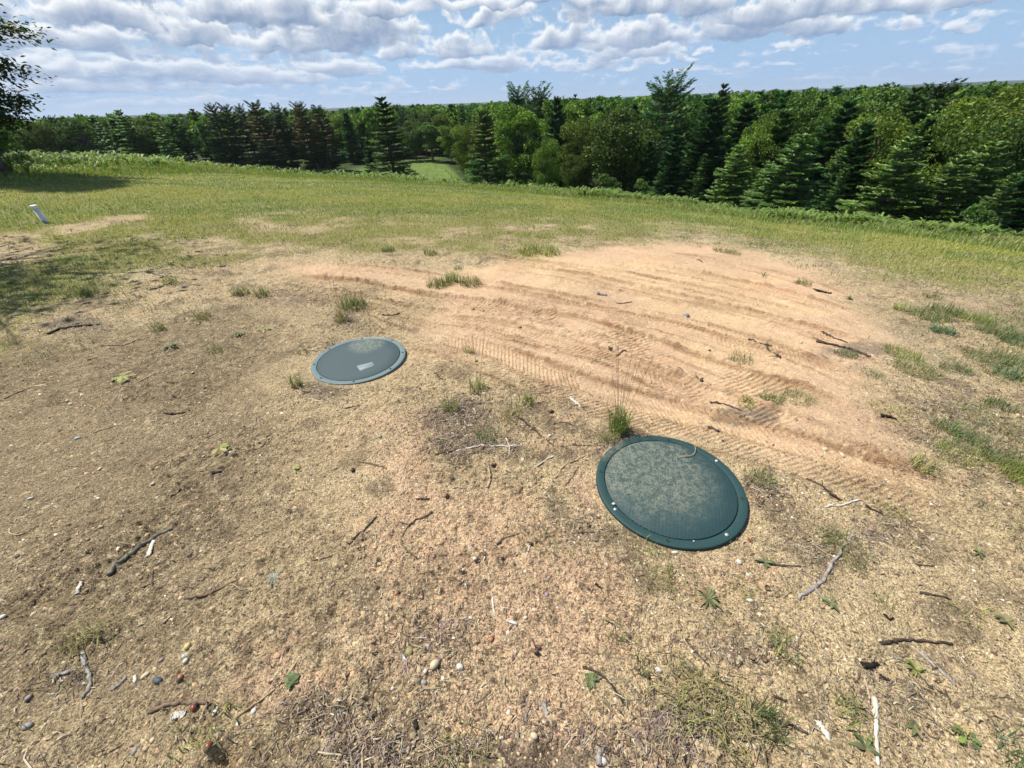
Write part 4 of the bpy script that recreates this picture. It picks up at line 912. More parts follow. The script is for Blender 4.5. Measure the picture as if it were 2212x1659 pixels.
SL = [
 ('A', [(310, 445), (400, 415), (480, 400), (665, 380)], .018, 'char', 'thick blackened stick at the edge of the shaded grass on the left', 1, 1),
 ('A', [(660, 520), (780, 515), (850, 500), (910, 478)], .005, 'dark', 'thin dark twig right of the footprint hollow on the left', 1, 0),
 ('A', [(870, 770), (950, 735), (1010, 695)], .009, 'tan', 'strip of tan bark beside the left yellow green seedling', .5, 0),
 ('A', [(1065, 960), (1120, 958), (1170, 950), (1235, 935)], .007, 'dark', 'crooked dark twig left of the fallen green leaf', 1, 2),
 ('A', [(610, 1090), (750, 1045)], .004, 'brown', 'fine brown twig right of the little white stone on the left', 1, 0),
 ('A', [(660, 985), (720, 960), (775, 935)], .006, 'grey', 'short grey splinter above the little white stone on the left', .6, 0),
 ('A', [(1600, 1210), (1650, 1190), (1700, 1165), (1750, 1110)], .006, 'brown', 'knobbed brown twig pointing at the two covers from the left', 1, 1),
 ('A', [(1330, 1105), (1415, 1065)], .004, 'dark', 'short dark twig just above the lower yellow green seedling', 1, 0),
 ('A', [(570, 615), (640, 600)], .005, 'dark', 'small dark twig under the footprint hollow', 1, 0),
 ('A', [(30, 860), (130, 820), (200, 790)], .005, 'dark', 'dark twig near the left edge, level with the small cover', 1, 0),
 ('A', [(1380, 1350), (1465, 1325)], .010, 'dark', 'stubby dark piece of bark below the lower seedling', .6, 0),
 ('A', [(1110, 1495), (1190, 1460)], .006, 'dark', 'dark bent twig in the middle of the brown sand', 1, 0),
 ('B', [(640, 460), (720, 380), (830, 290), (930, 235), (1045, 183)], .011, 'lichen', 'long lichen crusted stick lying alone on the brown sand at the left', 1, 0),
 ('B', [(895, 345), (920, 290), (935, 245)], .011, 'pale', 'pale wood chip touching the lichen crusted stick', .5, 0),
 ('B', [(915, 500), (925, 430), (965, 380)], .003, 'brown', 'bent brown twig below the pale wood chip', 1, 0),
 ('B', [(855, 530), (940, 490)], .003, 'dark', 'tiny twig crossing the foot of the bent brown twig', 1, 0),
 ('B', [(1110, 590), (1240, 575), (1370, 520), (1450, 485)], .006, 'brown', 'smooth brown twig with a pale pebble at its left end', 1, 0),
 ('B', [(490, 910), (520, 1000), (545, 1110), (490, 1200)], .008, 'grey', 'grey broken stick standing below the dry grass tuft at lower left', 1, 0),
 ('B', [(315, 1070), (400, 1045), (475, 1025)], .008, 'grey', 'grey stick pointing left from the broken one at lower left', .7, 0),
 ('B', [(680, 1155), (720, 1110), (765, 1060)], .010, 'grey', 'flat grey bark flake left of the dark blue pebble', .4, 0),
 ('B', [(900, 1280), (1050, 1240), (1140, 1230), (1260, 1220)], .008, 'brown', 'dark brown stick with a red acorn resting against it', 1, 0),
 ('B', [(1420, 1340), (1550, 1230), (1700, 1110), (1830, 960)], .004, 'tan', 'long straight dry stem near the bottom, left of the centre', 1, 0),
 ('B', [(480, 580), (495, 540), (505, 505)], .009, 'pale', 'white wood chip lying left of the lichen crusted stick', .5, 0),
 ('B', [(1050, 1315), (1090, 1305), (1130, 1300)], .014, 'pale', 'white peeled bark under the dark brown stick', .35, 1),
 ('B', [(60, 170), (65, 205), (110, 215), (180, 190)], .004, 'tan', 'curled tan straw at the left edge of the picture', 1, 0),
 ('B', [(980, 740), (1030, 700)], .006, 'tan', 'short tan stem between the brown twig and the yellow pebble', 1, 0),
 ('B', [(1900, 375), (1960, 360), (2010, 340)], .004, 'dark', 'short dark twig right of the grey tangle of moss', 1, 0),
 ('B', [(820, 1060), (825, 1110)], .006, 'pale', 'little pale stub between the grey flake and the dark blue pebble', 1, 0),
 ('C', [(100, 280), (190, 190), (265, 105)], .006, 'dark', 'straight dark twig left of the long crooked twig below the centre', 1, 0),
 ('C', [(600, 70), (540, 110), (470, 150), (410, 250), (440, 310), (510, 355)], .006, 'brown', 'long crooked brown twig curving down below the centre', 1, 1),
 ('C', [(975, 290), (1040, 230), (1120, 205)], .005, 'brown', 'curved brown twig left of the two grass tufts below the big cover', 1, 0),
 ('C', [(1420, 215), (1480, 195), (1575, 190)], .005, 'brown', 'curved twig just left of the bottom of the big cover', 1, 0),
 ('C', [(960, 590), (965, 650), (975, 710)], .005, 'pale', 'straight pale straw standing out on the pink sand at bottom centre', 1, 0),
 ('C', [(1045, 740), (1110, 765)], .006, 'pale', 'short pale straw right below the straight one', 1, 0),
 ('C', [(1825, 470), (1880, 458), (1940, 450)], .004, 'brown', 'thin reddish twig under the big cover, left of a grass tuft', 1, 0),
 ('C', [(1580, 520), (1620, 550)], .007, 'char', 'short black chip right of the small purple stone', .7, 0),
 ('C', [(1500, 1020), (1560, 1040), (1650, 1100), (1780, 1280)], .005, 'dark', 'curved dark twig lying over the dark green leaf patch', 1, 0),
 ('C', [(1600, 1617), (1595, 1560), (1610, 1520)], .010, 'grey', 'stout grey stick cut by the bottom edge of the picture', 1, 0),
 ('C', [(1165, 350), (1175, 310), (1190, 270)], .005, 'pale', 'pinkish stem leading to a dark red bud below the big cover', 1, 0),
 ('C', [(1270, 1230), (1275, 1275), (1290, 1310)], .012, 'grey', 'blue grey bark flake on the tread marks at bottom centre', .4, 0),
 ('C', [(500, 1340), (505, 1390)], .009, 'char', 'dark curled bark piece near the bottom edge, left of centre', .6, 0),
 ('C', [(1000, 1510), (1040, 1570), (1070, 1617)], .005, 'dark', 'dark twig running off the bottom edge beside the curly yellow grass', 1, 0),
 ('D', [(805, 615), (900, 550), (980, 480), (1070, 340), (1120, 260), (1150, 205)], .009, 'grey', 'long curved grey stick lying beside a grass tuft on the right', 1, 1),
 ('D', [(660, 405), (760, 412), (850, 418)], .005, 'dark', 'dark twig right of the broad leaved weed under the big cover', 1, 0),
 ('D', [(1310, 900), (1380, 880), (1450, 865), (1600, 865), (1780, 885)], .007, 'dark', 'long dark twig with pale knots in the right foreground', 1, 0),
 ('D', [(1560, 930), (1680, 1040), (1795, 1150)], .007, 'grey', 'straight grey stick right of the bright green weed', 1, 0),
 ('D', [(1285, 1225), (1290, 1350), (1290, 1450), (1300, 1650)], .008, 'pale', 'pale upright looking stick cut by the bottom edge on the right', 1, 0),
 ('D', [(930, 1370), (970, 1430), (1010, 1495)], .013, 'pale', 'flat whitish wood chip left of the pale upright stick', .35, 0),
 ('D', [(1200, 1025), (1260, 1020), (1320, 1005)], .011, 'char', 'charred black stick by the pit in the right foreground', 1, 1),
 ('D', [(1340, 1085), (1390, 1110)], .012, 'char', 'small charred lump under the charred stick', .6, 0),
 ('D', [(135, 1490), (190, 1510), (250, 1540), (330, 1580)], .012, 'tan', 'curled pale bark strip at the bottom right of centre', .5, 0),
 ('D', [(1570, 570), (1680, 590), (1770, 610)], .006, 'dark', 'dark twig half buried in sand at the right', 1, 0),
 ('D', [(1550, 400), (1660, 405)], .005, 'dark', 'short dark twig above the half buried one at the right', 1, 0),
 ('D', [(115, 860), (180, 950), (265, 1030)], .004, 'dark', 'bowed dark twig left of the small reddish leaf', 1, 0),
 ('D', [(740, 1380), (800, 1420), (870, 1450)], .006, 'dark', 'dark twig right of the thick dark green tuft', 1, 0),
 ('D', [(1220, 45), (1270, 70), (1340, 100)], .006, 'dark', 'dark twig right of the big cover, by a yellow tuft', 1, 0),
 ('D', [(980, 45), (1080, 30), (1190, 15)], .006, 'pale', 'pale dry branchlet to the right of the big cover', 1, 2),
 ('D', [(1350, 705), (1380, 735), (1410, 720)], .006, 'char', 'hooked black root in the sand at the right', 1, 0),
 ('D', [(650, 1225), (740, 1250)], .005, 'dark', 'short dark twig above the thick dark green tuft', 1, 0),
 ('E', [(905, 250), (960, 260), (1020, 270)], .022, 'char', 'dark chunk of wood at the far edge of the bare sand on the right', .8, 0),
 ('E', [(500, 570), (600, 595), (680, 655), (700, 680)], .011, 'dark', 'dark branchlet with withered leaves on the tyre tracks', 1, 4),
 ('E', [(960, 500), (1040, 540), (1120, 575)], .009, 'dark', 'upper of two dark sticks at the right end of the tracks', 1, 1),
 ('E', [(920, 575), (1080, 610), (1180, 640), (1260, 670)], .014, 'dark', 'lower and longer of two dark sticks at the right end of the tracks', 1, 3),
 ('E', [(270, 935), (340, 945), (400, 960), (470, 990)], .009, 'dark', 'dark twig leading into the grey litter above the big cover', 1, 1),
 ('E', [(260, 1080), (330, 1110)], .013, 'dark', 'dark wood chip on the tread pattern above the big cover', .6, 0),
 ('E', [(1320, 1035), (1370, 1040), (1420, 1055)], .013, 'char', 'black stub in the weedy sand at the right', 1, 0),
 ('E', [(855, 1430), (920, 1460), (980, 1500), (1080, 1555)], .008, 'dark', 'long dark twig right of the tuft beside the big cover', 1, 1),
 ('E', [(570, 1590), (620, 1540), (650, 1520)], .005, 'dark', 'small twig touching the right rim side of the big cover', 1, 0),
 ('E', [(180, 65), (225, 80)], .012, 'dark', 'small dark stub at the top of the bare sand', .7, 0),
 ('F', [(295, 400), (350, 392), (400, 385)], .009, 'dark', 'dark straight stick right of the dark green tuft near the small cover', 1, 0),
 ('F', [(1590, 268), (1650, 275)], .026, 'grey', 'short thick grey log lying on the tracks', 1, 0),
 ('F', [(1700, 325), (1750, 320), (1803, 313)], .012, 'brown', 'brown splinter right below the short grey log', .7, 0),
 ('F', [(1700, 640), (1760, 625), (1820, 620), (1880, 655), (1970, 670)], .009, 'brown', 'thin crooked brown branch lying across the sand between the tracks', 1, 3),
 ('F', [(1430, 880), (1460, 905), (1490, 930)], .013, 'pale', 'weathered pale chip on the fine tread marks', .5, 1),
 ('F', [(740, 1217), (850, 1200), (950, 1190), (1140, 1190)], .006, 'pale', 'pale bleached twig lying between the two covers', 1, 0),
 ('F', [(1040, 1140), (1062, 1185), (1060, 1230)], .004, 'pale', 'small pale twig crossing the bleached one', 1, 0),
 ('F', [(615, 1240), (680, 1225), (735, 1217)], .007, 'dark', 'dark twig continuing the bleached twig to the left', 1, 1),
 ('F', [(1105, 1005), (1170, 1060), (1230, 1110), (1330, 1200)], .006, 'dark', 'long dark twig slanting from the dry tufts toward the big cover', 1, 1),
 ('F', [(1225, 1300), (1330, 1250)], .006, 'pale', 'short pale stem under the slanting dark twig', 1, 0),
 ('F', [(1335, 1380), (1400, 1300), (1460, 1270), (1530, 1230)], .005, 'tan', 'bent tan twig left of the big cover', 1, 1),
 ('F', [(1400, 1425), (1440, 1370), (1480, 1300)], .005, 'brown', 'brown twig nearest the left side of the big cover', 1, 0),
 ('F', [(150, 1280), (230, 1300), (330, 1330)], .006, 'brown', 'brown twig lying below the small cover on the beige sand', 1, 0),
 ('F', [(930, 1430), (945, 1370), (935, 1300)], .007, 'tan', 'tan twig with a rounded end below the pink acorn', 1, 0),
 ('F', [(720, 1435), (800, 1430)], .010, 'tan', 'tan wood piece with a pale flake at its end', .6, 0),
 ('F', [(1320, 1060), (1400, 1040), (1465, 1060)], .004, 'brown', 'arched brown twig left of the tall seeding tuft', 1, 0),
 ('F', [(1440, 1180), (1500, 1178), (1560, 1180)], .004, 'dark', 'level dark twig just left of the rim of the big cover', 1, 0),
 ('F', [(500, 1505), (540, 1500), (580, 1500)], .008, 'dark', 'mottled dark bark piece at the centre of the picture', .5, 0),
 ('F', [(610, 755), (660, 785)], .006, 'dark', 'small dark twig right of the small cover', 1, 0),
 ('F', [(60, 960), (165, 940)], .005, 'dark', 'dark curved twig under the small cover', 1, 0),
]
for (reg, pts, rad, kd, lab, fl, tw) in SL: stick(reg, pts, rad * .8, kd, lab, fl, 'stick', tw)
# pale stem lying over the rim of the big cover
pp = onlid('L', [(1165, 410), (1240, 408), (1290, 392), (1312, 350), (1303, 305), (1270, 275), (1235, 268)], bc[0], bc[1], BZ)
P = smooth([(a_[0], a_[1], 0) for a_ in pp], 18); P[:, 2] = .0195 + .004 * np.sin(np.linspace(0, 3, 18)); V, F = tube(P, np.linspace(.0020, .0011, 18), 8)
tag(link('dry_stem', mesh('dry_stem', V, F, None, True, [STM['tan']]), None, (bc[0], bc[1], BZ)), 'curved pale stem lying on the large dark green cover', 'stem')
# --- pebbles
from mathutils import noise as mn
_ico = None
def ico(sub=2):
    import bmesh
    bm = bmesh.new(); bmesh.ops.create_icosphere(bm, subdivisions=sub, radius=1); V = np.array([v.co[:] for v in bm.verts]); F = np.array([[v.index for v in f.verts] for f in bm.faces]); bm.free(); return V, F
IV, IF = ico(2); IV3, IF3 = ico(3)
PBM = {}
def pebble(reg, px, py, size, color, label, sh=(1, .75, .55), rough=.12, group=None):
    q_ = g2(reg, px, py); z_ = H1(*q_); V = IV.copy(); s_ = rng.uniform(0, 50)
    V = V * (1 + rough * np.array([mn.noise(Vector(v) * 1.3 + Vector((s_, 0, 0))) for v in V]))[:, None] * sh
    a_ = rng.uniform(0, 3.14); ca, sa = math.cos(a_), math.sin(a_); V = np.column_stack([V[:, 0] * ca - V[:, 1] * sa, V[:, 0] * sa + V[:, 1] * ca, V[:, 2]]) * size
    if color not in PBM: PBM[color] = simple('pebble_stone', color, .6, .35, noise=tuple(c_ * .72 for c_ in color), nscale=60)
    return tag(link('pebble', mesh('pebble', V, IF, None, True, [PBM[color]]), None, (q_[0], q_[1], z_ + size * sh[2] * .45)), label, 'pebble', group)
CRM, WHT, OLV, GRY, BLU, YEL, TAN, MAU, DRK = (.56, .47, .31), (.60, .57, .50), (.27, .24, .10), (.28, .27, .25), (.06, .085, .10), (.58, .47, .18), (.45, .35, .22), (.30, .23, .24), (.09, .08, .07)
for a_ in [('C', 618, 1012, .0175, CRM, 'largest smooth cream pebble at the bottom centre', (1, .7, .6), .05), ('C', 768, 1025, .0125, WHT, 'knobbly white stone right of the cream pebble'), ('C', 465, 930, .016, OLV, 'flat olive pebble upper left of the cream pebble', (1, .8, .35), .05),
           ('C', 435, 975, .010, WHT, 'small pale pebble just below the olive pebble'), ('C', 562, 1050, .008, WHT, 'tiny white stone touching the lower left of the cream pebble'), ('C', 550, 1112, .011, GRY, 'grey angular stone below the cream pebble'),
           ('C', 830, 728, .008, WHT, 'white chip left of the straight pale straw'), ('C', 1160, 728, .008, CRM, 'cream chip right of the short pale straw'), ('C', 855, 370, .009, WHT, 'white stone on the pink sand below the big cover, far left'),
           ('C', 1287, 582, .011, MAU, 'pale purple stone in the pink sand at bottom centre'), ('C', 370, 875, .007, CRM, 'tiny cream stone above the olive pebble'), ('B', 1145, 895, .012, YEL, 'yellow pebble at the upper end of a column of stones'),
           ('B', 1128, 950, .009, (.5, .6, .58), 'bluish white pebble under the yellow pebble'), ('B', 1133, 982, .009, WHT, 'white pebble lowest in the column under the yellow one'), ('B', 960, 1097, .0165, BLU, 'dark blue grey oval pebble at lower left', (1, .62, .4), .04),
           ('B', 880, 1062, .0145, CRM, 'long cream pebble beside the dark blue pebble', (1, .55, .4)), ('B', 612, 167, .011, TAN, 'tan stone above the lichen crusted stick'), ('B', 1085, 588, .010, CRM, 'pale pebble at the left end of the smooth brown twig'),
           ('B', 1537, 1280, .010, WHT, 'white pebble below the long dry stem'), ('B', 1300, 1277, .012, WHT, 'whitish pebble beside the empty acorn cup', (1, .6, .4)), ('B', 170, 1367, .014, GRY, 'rough grey white stone in the lower left corner'),
           ('B', 175, 1195, .010, MAU, 'mauve stone left of the broken grey stick'), ('B', 115, 347, .012, DRK, 'dark stone near the left edge'), ('B', 1155, 337, .012, (.12, .12, .07), 'dark olive stone right of the pale wood chip', (1, .6, .5)),
           ('B', 18, 710, .012, WHT, 'whitish stone cut by the left edge'), ('B', 792, 1502, .012, GRY, 'grey stone near the bottom edge, above the shaded hollow', (1, .6, .4)), ('B', 870, 1495, .009, TAN, 'tan stone right of the grey stone near the bottom edge'),
           ('B', 920, 1450, .008, CRM, 'small cream stone above the tan one near the bottom edge'), ('B', 977, 970, .008, MAU, 'small mauve stone left of the column of pebbles'), ('A', 465, 902, .016, CRM, 'lower of two cream stones under the left seedling'),
           ('A', 440, 875, .012, CRM, 'upper of two cream stones under the left seedling'), ('A', 1492, 1213, .015, CRM, 'flat pale stone touching the lower seedling', (1, .7, .4)), ('A', 1325, 1242, .010, CRM, 'pale stone left of the flat one by the lower seedling'),
           ('A', 648, 1310, .014, CRM, 'flat cream stone in the middle of the brown sand', (1, .6, .3)), ('A', 992, 1412, .009, WHT, 'white pebble below the dark crumbs on the brown sand'), ('A', 207, 1512, .012, WHT, 'white stone at the left above the curled straw', (1, .5, .4)),
           ('A', 1252, 690, .012, CRM, 'pale stone left of the small cover, in open sand'), ('A', 510, 1120, .015, (.5, .6, .62), 'bluish white stone left of the two fine twigs', (1, .5, .5)), ('C', 1960, 1028, .011, WHT, 'white stone right of the upright grass tuft at bottom right of centre'),
           ('C', 1210, 1440, .011, CRM, 'cream stone near the bottom edge at the centre'), ('C', 1617, 1590, .013, WHT, 'white stone on the bottom edge beside the stout grey stick'), ('D', 512, 627, .013, WHT, 'white chip right of the lower leafy weed', (1, .5, .4)),
           ('D', 445, 387, .012, WHT, 'white stone left of the upper broad leaved weed'), ('D', 55, 316, .014, WHT, 'white chip against the front of the big cover', (1, .5, .45)), ('D', 1468, 582, .016, TAN, 'flat tan stone in the right foreground', (1, .8, .35)),
           ('D', 432, 226, .011, (.12, .07, .07), 'dark red stone touching the right front of the big cover'), ('D', 392, 246, .009, WHT, 'small white stone between the red stone and the big cover'), ('D', 535, 1520, .011, CRM, 'cream stone below the thick dark green tuft'),
           ('F', 1305, 1132, .011, WHT, 'white stone halfway along the slanting dark twig'), ('F', 832, 1066, .013, CRM, 'pale flake between the dry tufts at the centre', (1, .5, .3)), ('F', 285, 1142, .014, GRY, 'flat grey stone on the pink edge below the small cover', (1, .8, .4)),
           ('E', 118, 415, .034, GRY, 'rough grey stone lying between the tyre tracks', (1, .8, .6), .3), ('E', 985, 1225, .016, CRM, 'left of two cream stones in the deep tread at the right'), ('E', 1102, 1243, .018, CRM, 'right of two cream stones in the deep tread at the right', (1, .6, .4)),
           ('E', 830, 577, .018, CRM, 'pale stone at the left end of the dark sticks on the right', (1, .6, .4)), ('E', 265, 622, .014, DRK, 'dark round stone in the tracks above the brown branch'), ('F', 845, 350, .014, DRK, 'left of two dark clods on the middle track'), ('F', 905, 355, .014, DRK, 'right of two dark clods on the middle track'),
           ('F', 1125, 478, .018, (.2, .13, .09), 'reddish clod between the first tracks'), ('F', 710, 688, .013, (.25, .15, .1), 'reddish stone on the sand right of the small cover'), ('F', 865, 672, .013, (.16, .10, .07), 'dark brown clod at the tip of the fine tread marks')]:
    pebble(*a_)
# pebbles lying on the big cover
for (x_, y_, s_, lab) in [(480, 890, .0085, 'white pebble lying on the rim of the big cover'), (1300, 1266, .004, 'tiny white grain on the front rim of the big cover')]:
    u0 = onlid('L', [(x_, y_)], bc[0], bc[1], BZ)[0]; V = IV * s_ * [1, .8, .7]
    tag(link('pebble', mesh('pebble', V, IF, None, True, [PBM[WHT]]), None, (bc[0] + u0[0], bc[1] + u0[1], BZ + .0115 + s_ * .6)), lab, 'pebble')
# --- acorns and empty cups
nut = {'red': simple('acorn_red', (.26, .065, .035), .35, .5, noise=(.17, .05, .03), nscale=50), 'dark': simple('acorn_dark', (.07, .03, .022), .4, .5), 'orange': simple('acorn_orange', (.42, .15, .07), .4, .4), 'pink': simple('acorn_pink', (.5, .24, .17), .5, .4)}
cupm = simple('acorn_cup', (.13, .09, .06), .9, .1, noise=(.20, .15, .10), nscale=160, bump=.001)
def acorn(reg, px, py, kd, label, s_=1.0):
    q_ = g2(reg, px, py); e_ = empty('acorn', (q_[0], q_[1], H1(*q_) + .006 * s_)); tag(e_, label, 'acorn'); e_.rotation_euler = (R_(rng.uniform(70, 95)), 0, rng.uniform(0, 6.28)); e_.scale = (s_ * .68,) * 3
    V, F = lathe([(.0002, -.011), (.004, -.0105), (.0078, -.006), (.009, 0), (.0085, .006), (.0055, .0115), (.002, .0135), (.0005, .0155)], 20); link('nut', mesh('nut', V, F, None, True, [nut[kd]]), e_)
    V, F = lathe([(.0098, -.001), (.0100, -.004), (.0085, -.009), (.0045, -.0125), (.0015, -.013), (.0012, -.017), (.0002, -.0172)], 20); link('cup', mesh('cup', V, F, None, True, [cupm]), e_)
for a_ in [('C', 897, 208, 'orange', 'reddish acorn above centre of the pink sand below the covers'), ('C', 390, 578, 'orange', 'orange acorn beside a green blade at lower left of centre', 1.15), ('C', 957, 850, 'orange', 'acorn between the pale straws and the dark pair at bottom centre'),
           ('C', 1222, 935, 'dark', 'shiny dark acorn, lower of the pair at bottom centre', 1.1), ('C', 1235, 903, 'dark', 'shiny dark acorn, upper of the pair at bottom centre'), ('B', 1100, 1087, 'orange', 'brown acorn right of the dark blue pebble', 1.2),
           ('B', 1180, 1255, 'red', 'red acorn resting against the dark brown stick', 1.3), ('B', 1285, 1508, 'red', 'bright red acorn beside the black hollow at the bottom', 1.4), ('C', 1193, 270, 'dark', 'dark red bud at the end of the pinkish stem'),
           ('F', 120, 1337, 'dark', 'dark acorn on the beige sand left of the pink patch', 1.4), ('F', 682, 1480, 'red', 'dark red acorn at the centre of the picture', 1.3), ('F', 965, 1290, 'pink', 'pink acorn below the pale bleached twig', 1.4), ('F', 1315, 975, 'dark', 'black acorn below the weathered pale chip', 1.6),
           ('E', 210, 820, 'dark', 'dark acorn left of the litter in the open sand above the big cover', 1.6)]: acorn(*a_)
def cup(reg, px, py, label, s_=1.0):
    q_ = g2(reg, px, py); V, F = lathe([(.0001, .002), (.006, .0025), (.0088, .007), (.0095, .011), (.0108, .0108), (.0105, .005), (.007, -.001), (.0002, -.002)], 20)
    o_ = tag(link('acorn_cup', mesh('acorn_cup', V, F, None, True, [cupm]), None, (q_[0], q_[1], H1(*q_) + .001)), label, 'acorn cup'); o_.rotation_euler = (rng.uniform(-.3, .3), rng.uniform(-.3, .3), 0); o_.scale = (s_ * .7,) * 3
for a_ in [('B', 1277, 1257, 'empty acorn cup right of the red acorn', 1.4), ('C', 1540, 150, 'upper empty acorn cup left of the big cover'), ('C', 1490, 175, 'lower empty acorn cup left of the big cover'), ('C', 1700, 190, 'dark acorn cup nearest the rim of the big cover', 1.2),
           ('D', 520, 985, 'left of two acorn cups in the right foreground', 1.3), ('D', 585, 992, 'right of two acorn cups in the right foreground', 1.3), ('F', 1665, 612, 'dark cup in the sand between the tracks', 2.0), ('D', 348, 458, 'acorn cup between the two leafy weeds'), ('D', 610, 560, 'ring shaped cup right of the lower leafy weed', 1.2)]: cup(*a_)
# --- plants
veg_m = leafmat('weed_leaf', .55, .25, 0.0)
def tuft(reg, px, py, nb, hgt, spread, cols, label, wd=.003, lean=(.1, .8), cat='grass tuft', seeds=0, curl=False, name='grass_tuft', rad=.03):
    q_ = g2(reg, px, py); big_ = reg == 'E' and spread > 1.5; nb = int(nb * (3.0 if big_ else (1.0 if reg in 'BCD' else 1.7))); n = nb; hgt = hgt * (1.0 if big_ else (.95 if reg in 'BCD' else 1.4)); wd = wd * (.8 if big_ else 1.25); lean = (lean[0] + .1, min(.97, lean[1] + .12)); a_ = rng.uniform(0, 6.28, n); rr_ = rad * np.sqrt(rng.random(n)) * (1 + spread); x = rr_ * np.cos(a_); y = rr_ * np.sin(a_)
    z0 = H1(*q_); z = H(x + q_[0], y + q_[1]) - z0
    V, F, c = blades(x, y, z, rng.uniform(.35, 1.1, n) * hgt, np.full(n, wd) * rng.uniform(.6, 1.2, n), rng.uniform(lean[0], lean[1], n), pick(cols, n), 3)
    L_ = [(V, F, c)]
    for k in range(seeds):
        an = rng.uniform(0, 6.28); l_ = hgt * rng.uniform(1.6, 3.0); tp = np.array([math.cos(an), math.sin(an), 0]) * l_ * rng.uniform(.05, .3) + [0, 0, l_]
        tv, tf = tube(np.array([[0, 0, 0], tp * .5 + [0, 0, .01], tp]), np.array([.0012, .001, .0007]), 3); tf = np.array(tf); L_.append((np.array(tv), np.concatenate([tf[:, :3], tf[:, [0, 2, 3]]]), np.tile([.32, .27, .15], (len(tv), 1))))
        m_ = 14; P = tp * (1 - rng.uniform(0, .22, m_))[:, None] + rng.normal(0, .003, (m_, 3)); L_.append(cards(P, np.array([0, 0, 1.0]) + unit(m_) * .5, unit(m_), np.full(m_, .009), np.full(m_, .003), np.tile([.36, .27, .17], (m_, 1))))
    if curl:
        for k in range(nb // 3):
            an = rng.uniform(0, 6.28, 2); l_ = hgt * rng.uniform(.8, 1.6); c_ = np.array([math.cos(an[0]), math.sin(an[0]), 0]); d_ = np.array([-c_[1], c_[0], 0]) * rng.choice([-1, 1])
            P = smooth([[0, 0, 0], c_ * l_ * .4 + [0, 0, l_ * .5], c_ * l_ * .9 + d_ * l_ * .3 + [0, 0, l_ * .35], c_ * l_ * .9 + d_ * l_ * .9 + [0, 0, .006]], 8) + np.array([x[k], y[k], z[k]])
            tv, tf = tube(P, np.full(8, .0011), 3); tf = np.array(tf); L_.append((np.array(tv), np.concatenate([tf[:, :3], tf[:, [0, 2, 3]]]), np.tile(np.array([.42, .38, .18]) * rng.uniform(.7, 1.2), (len(tv), 1))))
    V, F, c = join(L_); return tag(link(name, mesh(name, V, F, c, False, [veg_m]), None, (q_[0], q_[1], z0)), label, cat)
GR = [(.13, .185, .06), (.19, .24, .08), (.26, .27, .12)]; DG = [(.09, .14, .05), (.14, .18, .07), (.22, .22, .11)]; YG = [(.30, .34, .08), (.24, .30, .07), (.38, .36, .14)]; DRY = [(.38, .32, .17), (.27, .23, .12), (.22, .25, .09)]; MIX = GR + DRY[:2]; BG = [(.09, .17, .09), (.12, .20, .10), (.16, .22, .10)]
